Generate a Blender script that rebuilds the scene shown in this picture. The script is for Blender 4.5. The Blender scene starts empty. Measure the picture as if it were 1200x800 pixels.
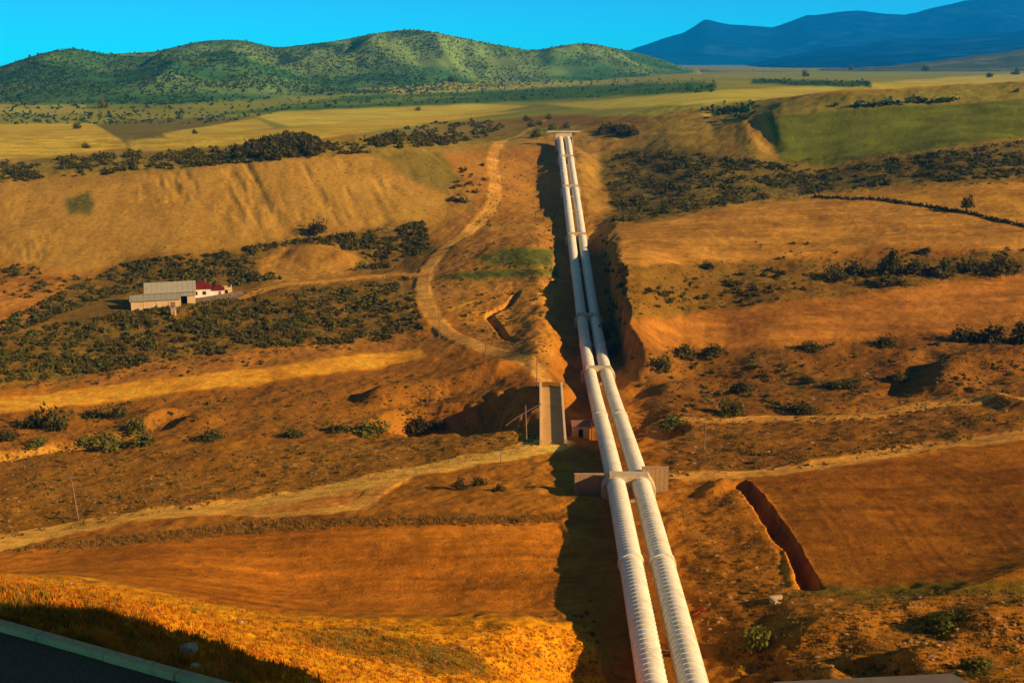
import bpy, bmesh, math, random
import numpy as np
from mathutils import Vector, Matrix

random.seed(7); RNG = np.random.default_rng(11)
scene = bpy.context.scene
COL = scene.collection

# ------------------------------------------------------------------ camera, sky, sun, exposure
F = 1287.0                                   # focal length in photo pixels (1200 x 800)
PITCH = math.atan(325.0 / F)                 # looking down from the hill
SP, CP = math.sin(PITCH), math.cos(PITCH)
cam_d = bpy.data.cameras.new('camera'); cam = bpy.data.objects.new('camera', cam_d)
COL.objects.link(cam); scene.camera = cam
cam_d.sensor_width = 36.0; cam_d.lens = 36.0 * F / 1200.0
cam_d.clip_start = 0.5; cam_d.clip_end = 60000
cam.rotation_euler = (math.pi / 2 - PITCH, 0, 0)

SUN_EL, SUN_AZ = math.radians(22.5), math.radians(20)     # from the right, a little behind the camera
SUN = Vector((math.cos(SUN_EL) * math.cos(SUN_AZ), -math.cos(SUN_EL) * math.sin(SUN_AZ), math.sin(SUN_EL)))
w = bpy.data.worlds.new('World'); scene.world = w; w.use_nodes = True
wn = w.node_tree.nodes; wl = w.node_tree.links; wn.clear()
sky = wn.new('ShaderNodeTexSky'); sky.sky_type = 'NISHITA'; sky.sun_disc = False
sky.sun_elevation = SUN_EL; sky.sun_rotation = math.atan2(SUN.x, SUN.y)
sky.altitude = 1500; sky.air_density = 1.0; sky.dust_density = 0.0; sky.ozone_density = 3.0
tint = wn.new('ShaderNodeMix'); tint.data_type = 'RGBA'; tint.blend_type = 'MULTIPLY'
tint.inputs[0].default_value = 1.0
tcw = wn.new('ShaderNodeTexCoord'); sep = wn.new('ShaderNodeSeparateXYZ'); mr = wn.new('ShaderNodeMapRange'); mr.interpolation_type = 'SMOOTHSTEP'
mr.inputs[1].default_value = 0.0; mr.inputs[2].default_value = 0.20
grad = wn.new('ShaderNodeMix'); grad.data_type = 'RGBA'; grad.inputs[6].default_value = (0.03, 2.3, 3.6, 1); grad.inputs[7].default_value = (0.60, 0.57, 0.55, 1)
wl.new(tcw.outputs['Generated'], sep.inputs[0]); wl.new(sep.outputs[2], mr.inputs[0]); wl.new(mr.outputs[0], grad.inputs[0]); wl.new(grad.outputs[2], tint.inputs[7])
bg = wn.new('ShaderNodeBackground'); bg.inputs[1].default_value = 0.075
wo = wn.new('ShaderNodeOutputWorld')
wl.new(sky.outputs[0], tint.inputs[6]); wl.new(tint.outputs[2], bg.inputs[0]); wl.new(bg.outputs[0], wo.inputs[0])
sun_d = bpy.data.lights.new('sun', 'SUN'); sun_d.energy = 5.0; sun_d.angle = math.radians(0.53)
sun_d.color = (1.0, 0.72, 0.44)
sun = bpy.data.objects.new('sun', sun_d); COL.objects.link(sun)
sun.rotation_euler = SUN.to_track_quat('Z', 'Y').to_euler()
vs = scene.view_settings; vs.view_transform = 'Standard'; vs.look = 'None'; vs.gamma = 1.0
vs.use_curve_mapping = False; vs.exposure = 0.6
scene.cycles.use_denoising = True
scene.cycles.max_bounces = 6; scene.cycles.diffuse_bounces = 3; scene.cycles.volume_bounces = 2
scene.cycles.sample_clamp_indirect = 4.0

# ------------------------------------------------------------------ small maths
def lin(c):
    c = np.asarray(c, float) / 255.0
    return np.where(c <= 0.04045, c / 12.92, ((c + 0.055) / 1.055) ** 2.4)
ILL = np.array([0.87, 0.675, 0.82])
def alb(r, g, b):                             # colour a sunlit flat patch shows -> base colour
    return np.clip(lin((r, g, b)) / ILL, 0.003, 0.8)
def hashf(ix, iy, seed):
    h = (ix.astype(np.int64) * 374761393 + iy.astype(np.int64) * 668265263 + seed * 974634777) & 0xffffffff
    h = ((h ^ (h >> 13)) * 1274126177) & 0xffffffff
    h = (h ^ (h >> 16)) & 0xffffffff
    return h / 4294967295.0
def vnoise(x, y, seed=0):
    x = np.asarray(x, float); y = np.asarray(y, float)
    ix = np.floor(x); iy = np.floor(y); fx = x - ix; fy = y - iy
    fx = fx * fx * (3 - 2 * fx); fy = fy * fy * (3 - 2 * fy)
    a = hashf(ix, iy, seed); b = hashf(ix + 1, iy, seed); c = hashf(ix, iy + 1, seed); d = hashf(ix + 1, iy + 1, seed)
    return (a * (1 - fx) + b * fx) * (1 - fy) + (c * (1 - fx) + d * fx) * fy
def fbm(x, y, octv=4, seed=0, gain=0.5):
    s = 0; amp = 1; tot = 0
    for k in range(octv):
        s = s + amp * vnoise(x * 2 ** k + 17.3 * k, y * 2 ** k - 9.1 * k, seed + k); tot += amp; amp *= gain
    return s / tot - 0.5                       # about -0.5 .. 0.5
def sstep(e0, e1, v):
    t = np.clip((v - e0) / (e1 - e0), 0, 1); return t * t * (3 - 2 * t)
def ray(px, py):                               # direction with camera depth 1: X, Y, Z
    u = (np.asarray(px, float) - 600) / F; v = (np.asarray(py, float) - 400) / F
    return u, CP - v * SP, -(SP + v * CP)
def at_Y(px, py, Y):
    u, fy, fz = ray(px, py); c = Y / fy; return np.array([u * c, Y, fz * c])
def at_Z(px, py, Z):
    u, fy, fz = ray(px, py); c = Z / fz; return np.array([u * c, fy * c, Z])
def project(X, Y, Z):
    c = Y * CP - Z * SP; d = -(Z * CP) - Y * SP     # down component in camera frame
    return 600 + F * X / c, 400 + F * d / c

# ------------------------------------------------------------------ pipe line geometry
PROF = np.array([(40,-56.5),(75,-57.4),(98,-59.3),(131,-62.3),(153,-64.2),(169,-65.7),(203,-69.6),(235,-73.3),(265,-75.6),
                 (290,-75.6),(332,-72.3),(380,-66.3),(444,-55.8),(500,-47.6),(558,-39.7),(620,-31.5)])
def _smooth_profile():
    yy = np.arange(40, 620, 1.0); z = np.interp(yy, PROF[:, 0], PROF[:, 1])
    k = np.exp(-0.5 * (np.arange(-20, 21) / 8.0) ** 2); k /= k.sum()
    zp = np.pad(z, 20, mode='reflect', reflect_type='odd'); return yy, np.convolve(zp, k, 'valid')
PY, PZ = _smooth_profile()
CL = np.array([(165,656),(176,657.6),(230,664),(265,669),(305,672.4),(355,678),(387.5,683.5),(422.5,690),(477.5,701.5),
               (512,709),(547.5,716),(600,727),(662,740.5),(790,765)])
_m = (PY > 97) & (PY < 560)
_px, _py = project(np.zeros(_m.sum()), PY[_m], PZ[_m])
_x = np.interp(_py, CL[:, 0], CL[:, 1])
_X = (_x - 600) / F * (PY[_m] * CP - PZ[_m] * SP)
B1, B0 = np.polyfit(PY[_m], _X, 1); PFIT = np.polyfit(PY[_m], _X, 4)
print('pipe px err', np.round([float(np.polyval(PFIT, y_) - np.interp(y_, PY[_m], _X)) for y_ in (100, 130, 170, 203, 250, 300, 400, 500, 550)], 2))
print('pipe plan line X = %.3f + %.5f Y, residual %.2f m' % (B0, B1, np.abs(B0 + B1 * PY[_m] - _X).max()))
RP, GAP = 1.5, 4.0                             # pipe radius, distance between axes
def pipe_x(Y): return np.polyval(PFIT, np.clip(Y, 97, 565)) + (np.minimum(Y, 97) - 97) * 0.03              # axis of the left pipe
def pipe_z(Y): return np.interp(Y, PY, PZ)
_pxs, _pys = project(pipe_x(PY), PY, PZ)
def pipe_Y_at_row(row): return float(np.interp(-row, -_pys, PY))

# ------------------------------------------------------------------ terrain: control points (pixel, and a height or a distance)
ctrl = []
def cz(px, py, z): ctrl.append(at_Z(px, py, z))
def cy(px, py, Y): ctrl.append(at_Y(px, py, Y))
def cw(X, Y, Z): ctrl.append(np.array([X, Y, Z], float))
# near: the road shelf and the spur below the camera
for X in (-60, -30, -14, -6): cw(X, 9, -15.6); cw(X, 18, -16.3)
cz(-350, 735, -16.8); cz(0, 742, -16.6); cz(0, 800, -16.6); cz(215, 805, -16.7)
cw(0, 6, -9); cw(10, 8, -9); cw(3, 20, -15.5); cw(14, 22, -14.5)
cw(28, 24, -4); cw(45, 28, -8); cw(34, 36, -15); cw(60, 50, -42); cw(26, 46, -33); cw(90, 80, -56); cw(45, 62, -50)
cy(150, 730, 43); cy(0, 692, 60); cy(110, 705, 60); cy(300, 765, 55); cy(330, 748, 74); cy(450, 790, 72)
cy(500, 742, 92); cy(600, 765, 92); cy(690, 785, 97); cy(640, 738, 104); cy(-200, 690, 60)
cy(0, 672, 92); cy(200, 705, 92); cy(400, 735, 98)
# front fields
for x, y in ((50, 652), (200, 640), (350, 640), (500, 640), (620, 640), (350, 690), (500, 700), (620, 705)): cz(x, y, -64.6)
cz(-200, 655, -62); cz(0, 640, -66); cz(150, 606, -69); cz(300, 597, -70.2); cz(470, 556, -70.9); cz(560, 537, -70.9)
cz(90, 570, -72.5); cz(250, 555, -73.5); cz(400, 530, -74); cz(-150, 560, -71); cz(530, 520, -73.5)
cz(0, 528, -77); cz(120, 515, -77.5); cz(230, 505, -76.5); cz(380, 500, -76.5); cz(500, 495, -77); cz(-200, 520, -77)
cz(0, 475, -77); cz(250, 445, -77.5); cz(480, 415, -77.5); cz(560, 440, -75.5); cz(-200, 480, -75)
cz(648, 521, -71.0); cz(645, 452, -71.0); cz(600, 425, -72.4); cz(545, 400, -74.2); cz(600, 535, -70.9)
# left slope with the farm, then the bluff
cz(0, 420, -76); cz(200, 405, -76); cz(400, 395, -76); cz(100, 385, -75); cz(300, 372, -74.2)
cz(150, 366, -73.4); cz(205, 360, -73.2); cz(250, 347, -73); cz(330, 340, -72.8); cz(420, 328, -72); cz(495, 335, -71.5)
cz(0, 350, -72); cz(60, 330, -71.5); cz(-150, 350, -70)
cy(0, 300, 402); cy(90, 318, 388); cy(150, 304, 400); cy(250, 288, 408); cy(330, 282, 414); cy(420, 268, 425); cy(495, 258, 432); cy(-150, 300, 405)
cy(0, 216, 452); cy(100, 208, 455); cy(200, 200, 460); cy(330, 187, 470); cy(450, 178, 488); cy(510, 176, 505); cy(-150, 216, 452)
cy(525, 235, 452); cy(560, 215, 468)
cz(360, 310, -70.5); cz(460, 300, -69.5)
cz(0, 195, -44.5); cz(200, 182, -44.5); cz(400, 165, -44); cz(560, 160, -41); cz(-200, 195, -44)
cz(580, 290, -63.5); cz(560, 330, -69.5); cz(610, 350, -71); cz(520, 370, -73.5); cz(600, 390, -74.5)
cz(590, 240, -56); cz(600, 200, -48); cz(620, 172, -41); cz(600, 320, -68)
# right side
cz(1000, 620, -65.5); cz(1150, 640, -65); cz(1180, 560, -67); cz(950, 560, -67.5); cz(850, 560, -68.5); cz(820, 620, -66)
cz(850, 690, -63); cz(830, 760, -59.5); cz(950, 700, -62); cz(1100, 690, -60.5); cz(950, 740, -58); cy(900, 790, 98)
cy(1190, 690, 108); cy(1120, 735, 98); cy(1060, 760, 95); cy(1180, 790, 85); cy(1050, 800, 89); cy(1350, 690, 104); cy(990, 775, 95)
cz(1000, 535, -69); cz(1190, 508, -68.5); cz(850, 520, -71.5); cz(950, 490, -73); cz(1080, 475, -72.5); cz(1190, 465, -71.5); cz(1400, 520, -67)
cz(850, 460, -76.2); cz(950, 440, -75.4); cz(1000, 412, -74.6); cz(1150, 425, -72); cz(1190, 400, -71.5); cz(800, 440, -76.5); cz(1400, 420, -70)
cz(780, 405, -73.5); cz(900, 390, -72); cz(1000, 370, -70.5); cz(1100, 350, -68.5); cz(1190, 335, -67); cz(1400, 340, -65)
cz(744, 395, -68.8); cz(750, 350, -63.6); cz(748, 310, -59.6); cz(740, 280, -58.6); cz(800, 345, -67.5); cz(800, 300, -61.5)
cz(900, 330, -66); cz(1000, 310, -63.5); cz(1150, 310, -63); cz(900, 280, -59); cz(1050, 280, -58.5); cz(1190, 280, -58)
cz(900, 245, -54.5); cz(1050, 235, -52); cz(1190, 262, -55.5); cz(1140, 235, -51); cz(1400, 260, -54)
cz(750, 240, -56.5); cz(700, 250, -59.5); cz(690, 215, -54); cz(760, 200, -49.5); cz(850, 200, -47.5); cz(1000, 205, -48); cy(1150, 190, 482); cz(720, 172, -42.5)
cy(905, 190, 520); cy(960, 193, 520); cy(1050, 178, 520); cy(1190, 160, 530); cy(1400, 158, 530)
cy(905, 139, 556); cy(1000, 129, 560); cy(1190, 119, 565); cy(1400, 118, 565)
cy(790, 165, 560); cy(860, 185, 528); cy(800, 142, 620); cy(850, 150, 590)
C = np.array(ctrl)
def tps_coords(X, Y): return np.stack([X / Y * 1.6, np.log(Y)], -1)
P = tps_coords(C[:, 0], C[:, 1])
def tps_kernel(r2): return 0.5 * r2 * np.log(r2 + 1e-12)
n = len(P)
r2 = ((P[:, None] - P[None]) ** 2).sum(-1)
Kmat = tps_kernel(r2) + np.eye(n) * 4e-4
Pm = np.hstack([np.ones((n, 1)), P])
A = np.zeros((n + 3, n + 3)); A[:n, :n] = Kmat; A[:n, n:] = Pm; A[n:, :n] = Pm.T
sol = np.linalg.solve(A, np.concatenate([C[:, 2], np.zeros(3)]))
def tps_eval(X, Y):
    Q = tps_coords(X, Y); out = np.empty(len(Q))
    for i in range(0, len(Q), 20000):
        q = Q[i:i + 20000]; rr = ((q[:, None] - P[None]) ** 2).sum(-1)
        out[i:i + 20000] = tps_kernel(rr) @ sol[:n] + sol[n] + q @ sol[n + 1:]
    return out

# grid: fan of columns, rows spaced with distance
cols = np.concatenate([np.linspace(-2.6, -0.60, 44)[:-1], np.linspace(-0.60, 0.60, 700), np.linspace(0.60, 2.6, 44)[1:], np.linspace(2.6, 7.5, 26)[1:]])
rows = [4.0]
while rows[-1] < 16500:
    Y = rows[-1]
    rows.append(Y * (1 + (0.02 if Y < 24 else 0.0052 if Y < 640 else 0.012 if Y < 4200 else 0.03)))
rows = np.array(rows); NC, NR = len(cols), len(rows)
GA, GY = np.meshgrid(cols, rows); GX = GA * GY
# coarse TPS then bilinear up to the full grid
cc = np.linspace(-2.6, 2.6, 261); rr_ = np.exp(np.linspace(math.log(4), math.log(760), 330))
ca, cy_ = np.meshgrid(cc, rr_)
cz_ = tps_eval((ca * cy_).ravel(), cy_.ravel()).reshape(ca.shape)
def bil(arr, xs, ys, x, y):
    i = np.clip(np.searchsorted(xs, x) - 1, 0, len(xs) - 2); j = np.clip(np.searchsorted(ys, y) - 1, 0, len(ys) - 2)
    fx = np.clip((x - xs[i]) / (xs[i + 1] - xs[i]), 0, 1); fy = np.clip((y - ys[j]) / (ys[j + 1] - ys[j]), 0, 1)
    return (arr[j, i] * (1 - fx) + arr[j, i + 1] * fx) * (1 - fy) + (arr[j + 1, i] * (1 - fx) + arr[j + 1, i + 1] * fx) * fy
GZ = bil(cz_, cc, rr_, GA, np.minimum(GY, 759.0))
cap = np.interp(GY, [24, 30, 36, 50, 70, 100, 150], [-3, -5, -14, -36, -50, -58, -62])
GZ = np.where((GX > 16) & (GY < 150), np.minimum(GZ, cap), GZ)
# far plain and the hills behind it
plain = -44 + 22 * sstep(-0.05, 0.20, GA) + 2.5 * fbm(GX / 420, GY / 300, 3, 5)
plain = np.minimum(plain + 0, -12)
GZ = np.where((GX > 14) & (GY < 60), np.maximum(GZ, -80 + 88.0 * np.exp(-((GX - 36) / 15) ** 2 - ((GY - 8) / 36) ** 2)), GZ)  # near ridge, unseen right of the view, shaped to shade the kerb and road
GZ = GZ * (1 - sstep(545, 720, GY)) + plain * sstep(545, 720, GY)
RIDGE = np.array([(-1400,100),(-600,96),(-300,92),(-100,94),(0,82),(60,63),(95,56),(135,64),(190,61),(245,48),(290,46),(330,56),(400,48),(450,38),
                  (490,34),(540,44),(590,54),(625,60),(660,53),(685,50),(720,57),(760,66),(800,80),(840,92),(900,100),(3000,100)], float)
colpx = 600 + F * cols * 1.0 / (CP + 0.02)
rid_y = np.interp(colpx, RIDGE[:, 0], RIDGE[:, 1])
k = np.exp(-0.5 * (np.arange(-12, 13) / 4.0) ** 2); k /= k.sum()
rid_y = np.convolve(np.pad(rid_y, 12, mode='edge'), k, 'valid')
YB = np.interp(colpx, [0, 200, 400, 600, 800], [900, 930, 1320, 1720, 2050]); YR = np.interp(colpx, [0, 200, 400, 600, 800], [2180, 2180, 2500, 2800, 3050])
u_, fy_, fz_ = ray(colpx, rid_y); rid_z = fz_ / fy_ * YR
base_z = -44 + 22 * sstep(-0.05, 0.20, cols)
rise = np.maximum(rid_z - base_z, 0)[None, :]
s = (GY - YB[None]) / (YR - YB)[None]
spur = (fbm(GX / 230, GY / 520, 4, 21) + .8 * (.25 - np.abs(fbm(GX / 150 + GY / 900, GY / 700, 4, 24)))) * 1.6
prof = np.where(s < 1, sstep(0.0, 1.0, np.clip(s, 0, 1)) ** 1.15, 1 - 0.9 * sstep(1.0, 2.2, s))
prof = prof * (1 + 1.15 * spur * np.sin(np.clip(s, 0, 1) * math.pi) )
prof = np.where(s < 0, 0, prof)
GZ = GZ + rise * prof
GZ = GZ + np.where(s > 0.15, 4.0 * fbm(GX / 60, GY / 60, 3, 33) * np.clip(rise / 60, 0, 1) * np.clip(s * 2, 0, 1), 0)
sight = (rid_z / YR)[None, :] * GY
GZ = np.where((s > 0.3) & (s < 1.05) & (rise > 8), np.minimum(GZ, sight + 1.5 * fbm(GX / 40, GY / 40, 2, 34)), GZ)
far_rise = sstep(3600, 8000, GY) * 10
GZ = GZ + far_rise
# terrain features --------------------------------------------------------------------------
def height(X, Y, arr=None):
    X = np.asarray(X, float); Y = np.asarray(Y, float)
    return bil(GZ if arr is None else arr, cols, rows, X / Y, Y)
MARCH = np.exp(np.linspace(math.log(24), math.log(3300), 1500))
def unproject(px, py):
    px = np.atleast_1d(np.asarray(px, float)); py = np.atleast_1d(np.asarray(py, float)); out = np.empty((len(px), 3))
    for i in range(0, len(px), 400):
        u, fy, fz = ray(px[i:i + 400], py[i:i + 400])
        cdep = MARCH[None, :] / fy[:, None]
        d = fz[:, None] * cdep - height(u[:, None] * cdep, np.broadcast_to(MARCH, cdep.shape))
        hit = d < 0; k = np.where(hit.any(1), hit.argmax(1), len(MARCH) - 1); k = np.maximum(k, 1)
        r = np.arange(len(k)); d1 = d[r, k]; d0 = d[r, k - 1]
        t = np.clip(np.where(d0 - d1 > 1e-9, d0 / (d0 - d1 + 1e-12), 0), 0, 1)
        Yh = MARCH[k - 1] * (1 - t) + MARCH[k] * t
        cd = Yh / fy; out[i:i + 400] = np.stack([u * cd, Yh, fz * cd], -1)
    return out
def polydist(pts, X, Y):                        # distance to a polyline, arc position, signed side
    best = np.full(X.shape, 1e9); side = np.zeros(X.shape)
    pts = np.asarray(pts)[:, :2]
    for (x0, y0), (x1, y1) in zip(pts[:-1], pts[1:]):
        dx, dy = x1 - x0, y1 - y0; L2 = dx * dx + dy * dy + 1e-9
        t = np.clip(((X - x0) * dx + (Y - y0) * dy) / L2, 0, 1)
        d = np.hypot(X - x0 - t * dx, Y - y0 - t * dy)
        sgn = np.sign((X - x0) * dy - (Y - y0) * dx)
        m = d < best; best = np.where(m, d, best); side = np.where(m, sgn, side)
    return best, side
def smooth_line(pl, step=6.0):
    p = unproject([q[0] for q in pl], [q[1] for q in pl]); out = []
    pp = np.vstack([2 * p[0] - p[1], p, 2 * p[-1] - p[-2]])
    for i in range(len(p) - 1):
        p0, p1, p2, p3 = pp[i:i + 4]; m = max(2, int(np.linalg.norm(p2 - p1) / step))
        for t in np.linspace(0, 1, m, endpoint=False):
            out.append(0.5 * ((2 * p1) + (p2 - p0) * t + (2 * p0 - 5 * p1 + 4 * p2 - p3) * t * t + (3 * p1 - p0 - 3 * p2 + p3) * t ** 3))
    out.append(p[-1]); return np.array(out)
def local(pts, pad):                            # rows / columns window around a polyline
    y0, y1 = pts[:, 1].min() - pad, pts[:, 1].max() + pad
    j0, j1 = np.searchsorted(rows, max(y0, 4)), np.searchsorted(rows, y1) + 1
    return slice(max(j0 - 1, 0), min(j1, NR))
def carve(pl, width, depth, edge=0.5, px=True):  # trench: flat bottom, sloping sides
    pts = smooth_line(pl) if px else np.asarray(pl, float)
    sl = local(pts, width * 2 + 4); d, _ = polydist(pts, GX[sl], GY[sl])
    wob = 1 + 0.5 * fbm(GX[sl] / 5, GY[sl] / 5, 3, 77)
    GZ[sl] -= depth * (1 - sstep(width * edge, width, d * wob))
def raise_(pl, width, h, px=True):
    carve(pl, width, -h, 0.0, px)

carve([(500, 492), (560, 484), (600, 486), (648, 486), (690, 488), (730, 492)], 13, 6.5, 0.35)
raise_([(452, 470), (520, 458), (575, 440)], 9, 4.0)
raise_([(690, 462), (720, 462)], 5, 1.5)
carve([(871, 568), (892, 594), (913, 624), (932, 655), (951, 690)], 1.4, 3.6, 0.62)
raise_([(846, 566), (872, 580), (895, 606), (915, 640), (930, 690)], 1.3, .5)
raise_([(830, 580), (846, 568)], 2.6, 1.2)
carve([(606, 343), (594, 357), (573, 368), (580, 378), (590, 393), (604, 398)], 1.2, 1.7, 0.4)
carve([(-40, 537), (40, 528), (110, 516), (165, 505), (215, 488)], 5, 2.0, 0.3)
raise_([(175, 488), (200, 492), (235, 492)], 8, 2.0)
raise_([(1105, 450), (1112, 432), (1150, 425), (1215, 420)], 11, 3.2)
carve([(1040, 462), (1070, 448), (1082, 432), (1092, 415)], 6, 1.2, 0.2)
carve([(740, 445), (790, 434), (850, 440), (930, 446)], 6, 1.6, 0.2)
carve([(905, 170), (893, 150), (885, 138)], 8, 2.4, 0.1)
carve([(840, 132), (870, 128)], 10, 3, 0.3)
raise_([(700, 690), (700, 745)], 2.5, 0.8)
raise_([(1170, 470), (1200, 478)], 6, 1.8)
raise_([(360, 300), (395, 305)], 12, 2.5)
carve([(955, 752), (1000, 762), (1035, 790)], 4, 1.2, 0.2)
raise_([(1150, 735), (1270, 715)], 7, 2.3)
raise_([(1075, 775), (1120, 768)], 4, 1.8)
raise_([(1000, 778), (1020, 776)], 2.5, 1.2)
# the pipe corridor is cut / banked to lie just under the pipes
axis_x = pipe_x(GY) + GAP / 2
sl = slice(0, np.searchsorted(rows, 590))
dx = np.abs(GX[sl] - axis_x[sl]) + 5.0 * fbm(GX[sl] / 7, GY[sl] / 7, 4, 91)
on = sstep(80, 96, GY[sl]) * (1 - sstep(560, 575, GY[sl]))
cutm = sstep(262, 285, GY[sl]) * (1 - sstep(385, 420, GY[sl])) * (GX[sl] > axis_x[sl])
wgt = (1 - sstep(5.5 + 2.7 * cutm, 17.0 - 6.6 * cutm, dx)) * on
GZ[sl] = GZ[sl] * (1 - wgt) + (pipe_z(GY[sl]) - 3.0 + 0.11 * np.clip(np.where(GX[sl] > axis_x[sl], GX[sl] - axis_x[sl], .7 * (axis_x[sl] - GX[sl])), 0, 6)) * wgt
# gully passes below the pipes too
gul = unproject([560, 600], [484, 486])
carve(np.array([[-5, 222, 0], [9, 222, 0], [17, 219, 0], [30, 216, 0]]), 8, 4.0, 0.3, px=False)

# general roughness, less on roads and fields; set up masks first -------------------------------
VX, VY = project(GX, GY, GZ)                    # photo pixel of each vertex
def poly_mask(poly, soft=2.0, wob=3.0, seed=1):
    p = np.array(poly, float); x0, y0 = p.min(0) - 15; x1, y1 = p.max(0) + 15
    win = (VX > x0) & (VX < x1) & (VY > y0) & (VY < y1) & (GY > 24)
    x = VX[win] + wob * 2 * fbm(VX[win] / 22, VY[win] / 10, 3, seed); y = VY[win] + wob * 1.2 * fbm(VX[win] / 26, VY[win] / 12, 3, seed + 40)
    inside = np.zeros(x.shape, bool); dist = np.full(x.shape, 1e9)
    for (ax, ay), (bx, by) in zip(p, np.roll(p, -1, 0)):
        if ay != by:
            c = ((ay > y) != (by > y)) & (x < (bx - ax) * (y - ay) / (by - ay) + ax); inside ^= c
        ex, ey = bx - ax, by - ay; t = np.clip(((x - ax) * ex + (y - ay) * ey) / (ex * ex + ey * ey + 1e-9), 0, 1)
        dist = np.minimum(dist, np.hypot(x - ax - t * ex, y - ay - t * ey))
    out = np.zeros(GX.shape, np.float32)
    out[win] = sstep(-soft, soft, np.where(inside, dist, -dist)); return out

BASE = np.zeros(GX.shape + (3,)); BASE[:] = alb(162, 90, 22)
VEG = np.full(GX.shape, 0.25)
FLAT = np.zeros(GX.shape)
ZONE = np.zeros(GX.shape, np.int16); zone_names = ['ground']; zone_info = {}
def zone(poly, rgb, veg=0.2, soft=2.0, wob=3.0, flat=0.0, name=None, label=None, amt=1.0):
    global BASE, VEG, FLAT
    m = poly_mask(poly, soft, wob, len(poly) * 7 + int(poly[0][0])) * amt
    BASE = BASE * (1 - m[..., None]) + alb(*rgb) * m[..., None]
    VEG = VEG * (1 - m) + veg * m; FLAT = np.maximum(FLAT * (1 - m * (1 - flat)), flat * m)
    if name:
        zone_names.append(name); i = len(zone_names) - 1; zone_info[i] = label; ZONE[m > 0.5] = i
# --- far plain and hills
tf = sstep(300, 520, GY)[..., None]; BASE = BASE * (1 - tf) + alb(158, 106, 40) * tf
far = (GY > 640); BASE[far] = alb(150, 126, 44)
fp = sstep(-.1, .15, fbm(GX / 240, GY / 160, 4, 90))[..., None] * (GY > 640)[..., None]; BASE = BASE * (1 - .5 * fp) + alb(120, 116, 44) * .5 * fp; VEG[far] = 0.3
hill = np.clip(rise * prof / 7, 0, 1) * (GY > 880); hm = sstep(0.25, 0.8, hill + 0.3 * fbm(GX / 70, GY / 70, 3, 3))
hmix = sstep(-.12, .22, fbm(GX / 190, GY / 190, 4, 88))[..., None]; hcol = alb(62, 96, 50) * (1 - hmix) + alb(126, 132, 72) * hmix
BASE = BASE * (1 - hm[..., None]) + hcol * hm[..., None]; VEG = VEG * (1 - hm) + 0.45 * hm
# left of the pipe, plain
zone([(-200,122),(100,122),(102,134),(-200,138)], (168,140,58), .2)
zone([(105,145),(205,138),(300,136),(190,160),(145,166)], (118,94,36), .3)
zone([(-200,150),(108,144),(140,163),(148,172),(60,185),(-200,194)], (196,144,44), .08, 1.2, 1.5, .8, 'field', 'golden field at the left edge below the green hills')
zone([(190,156),(300,139),(322,150),(200,164)], (192,146,46), .08, 1.2, 1.5, .8, 'field', 'small golden field between the olive patch and the long stubble field')
zone([(150,166),(322,152),(470,138),(610,131),(480,148),(270,178),(150,176)], (192,142,42), .08, 1.2, 1.5, .8, 'field', 'long golden stubble field running behind the bluff')
zone([(300,137),(330,130),(560,122),(620,124),(590,130),(340,149)], (198,156,54), .05, 1.2, 1.5, .8, 'field', 'pale golden field at the foot of the green strip')
zone([(240,136),(420,112),(560,104),(840,96),(838,108),(640,117),(300,132)], (78,102,30), .6, 2.5, 3)
zone([(300,128),(480,113),(560,113),(420,122)], (116,116,42), .3)
zone([(420,104),(560,96),(740,96),(820,92),(640,103),(470,111)], (160,138,62), .25)
zone([(490,152),(640,134),(760,138),(800,146),(660,150),(560,156)], (140,92,34), .25)
zone([(640,122),(830,107),(1010,98),(1200,85),(1400,78),(1400,90),(1200,95),(1000,106),(850,120),(700,128)], (190,152,56), .08, 1.5, 2, .8, 'field', 'wide golden field on the plain right of the pipes')
zone([(880,92),(1020,96),(1020,103),(880,98)], (58,80,26), .6)
zone([(860,122),(1000,109),(1200,97),(1400,92),(1400,118),(1190,117),(905,135)], (132,104,38), .3)
zone([(870,86),(1400,72),(1400,80),(1010,92),(880,92)], (140,128,54), .3)
zone([(760,138),(850,122),(880,128),(860,150),(905,185),(800,175),(740,160)], (146,104,38), .3)
# right, green bank
zone([(898,137),(1000,128),(1200,117),(1400,112),(1400,165),(1200,160),(1060,180),(960,195),(915,192)], (94,86,22), .3, 1.5, 2, .6)
zone([(960,196),(1060,181),(1200,162),(1200,168),(1060,188)], (140,100,38), .3)
# bluff left
BL = [(-250,216),(0,215),(100,209),(200,200),(330,186),(450,177),(515,174),(545,190),(525,236),(495,258),(420,268),(330,283),(250,290),(150,306),(90,319),(0,301),(-250,300)]
zone(BL, (166,110,42), .08, 3, 6)
zone([(78,232),(108,226),(108,252),(80,250)], (112,88,34), .7, 5, 4)
zone([(440,180),(520,176),(560,200),(520,225),(480,210)], (130,96,34), .4, 5)
zone([(-250,190),(0,190),(150,176),(280,172),(420,160),(560,140),(640,150),(600,172),(520,176),(330,187),(180,201),(-250,216)], (146,106,38), .45, 5, 7)
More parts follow.
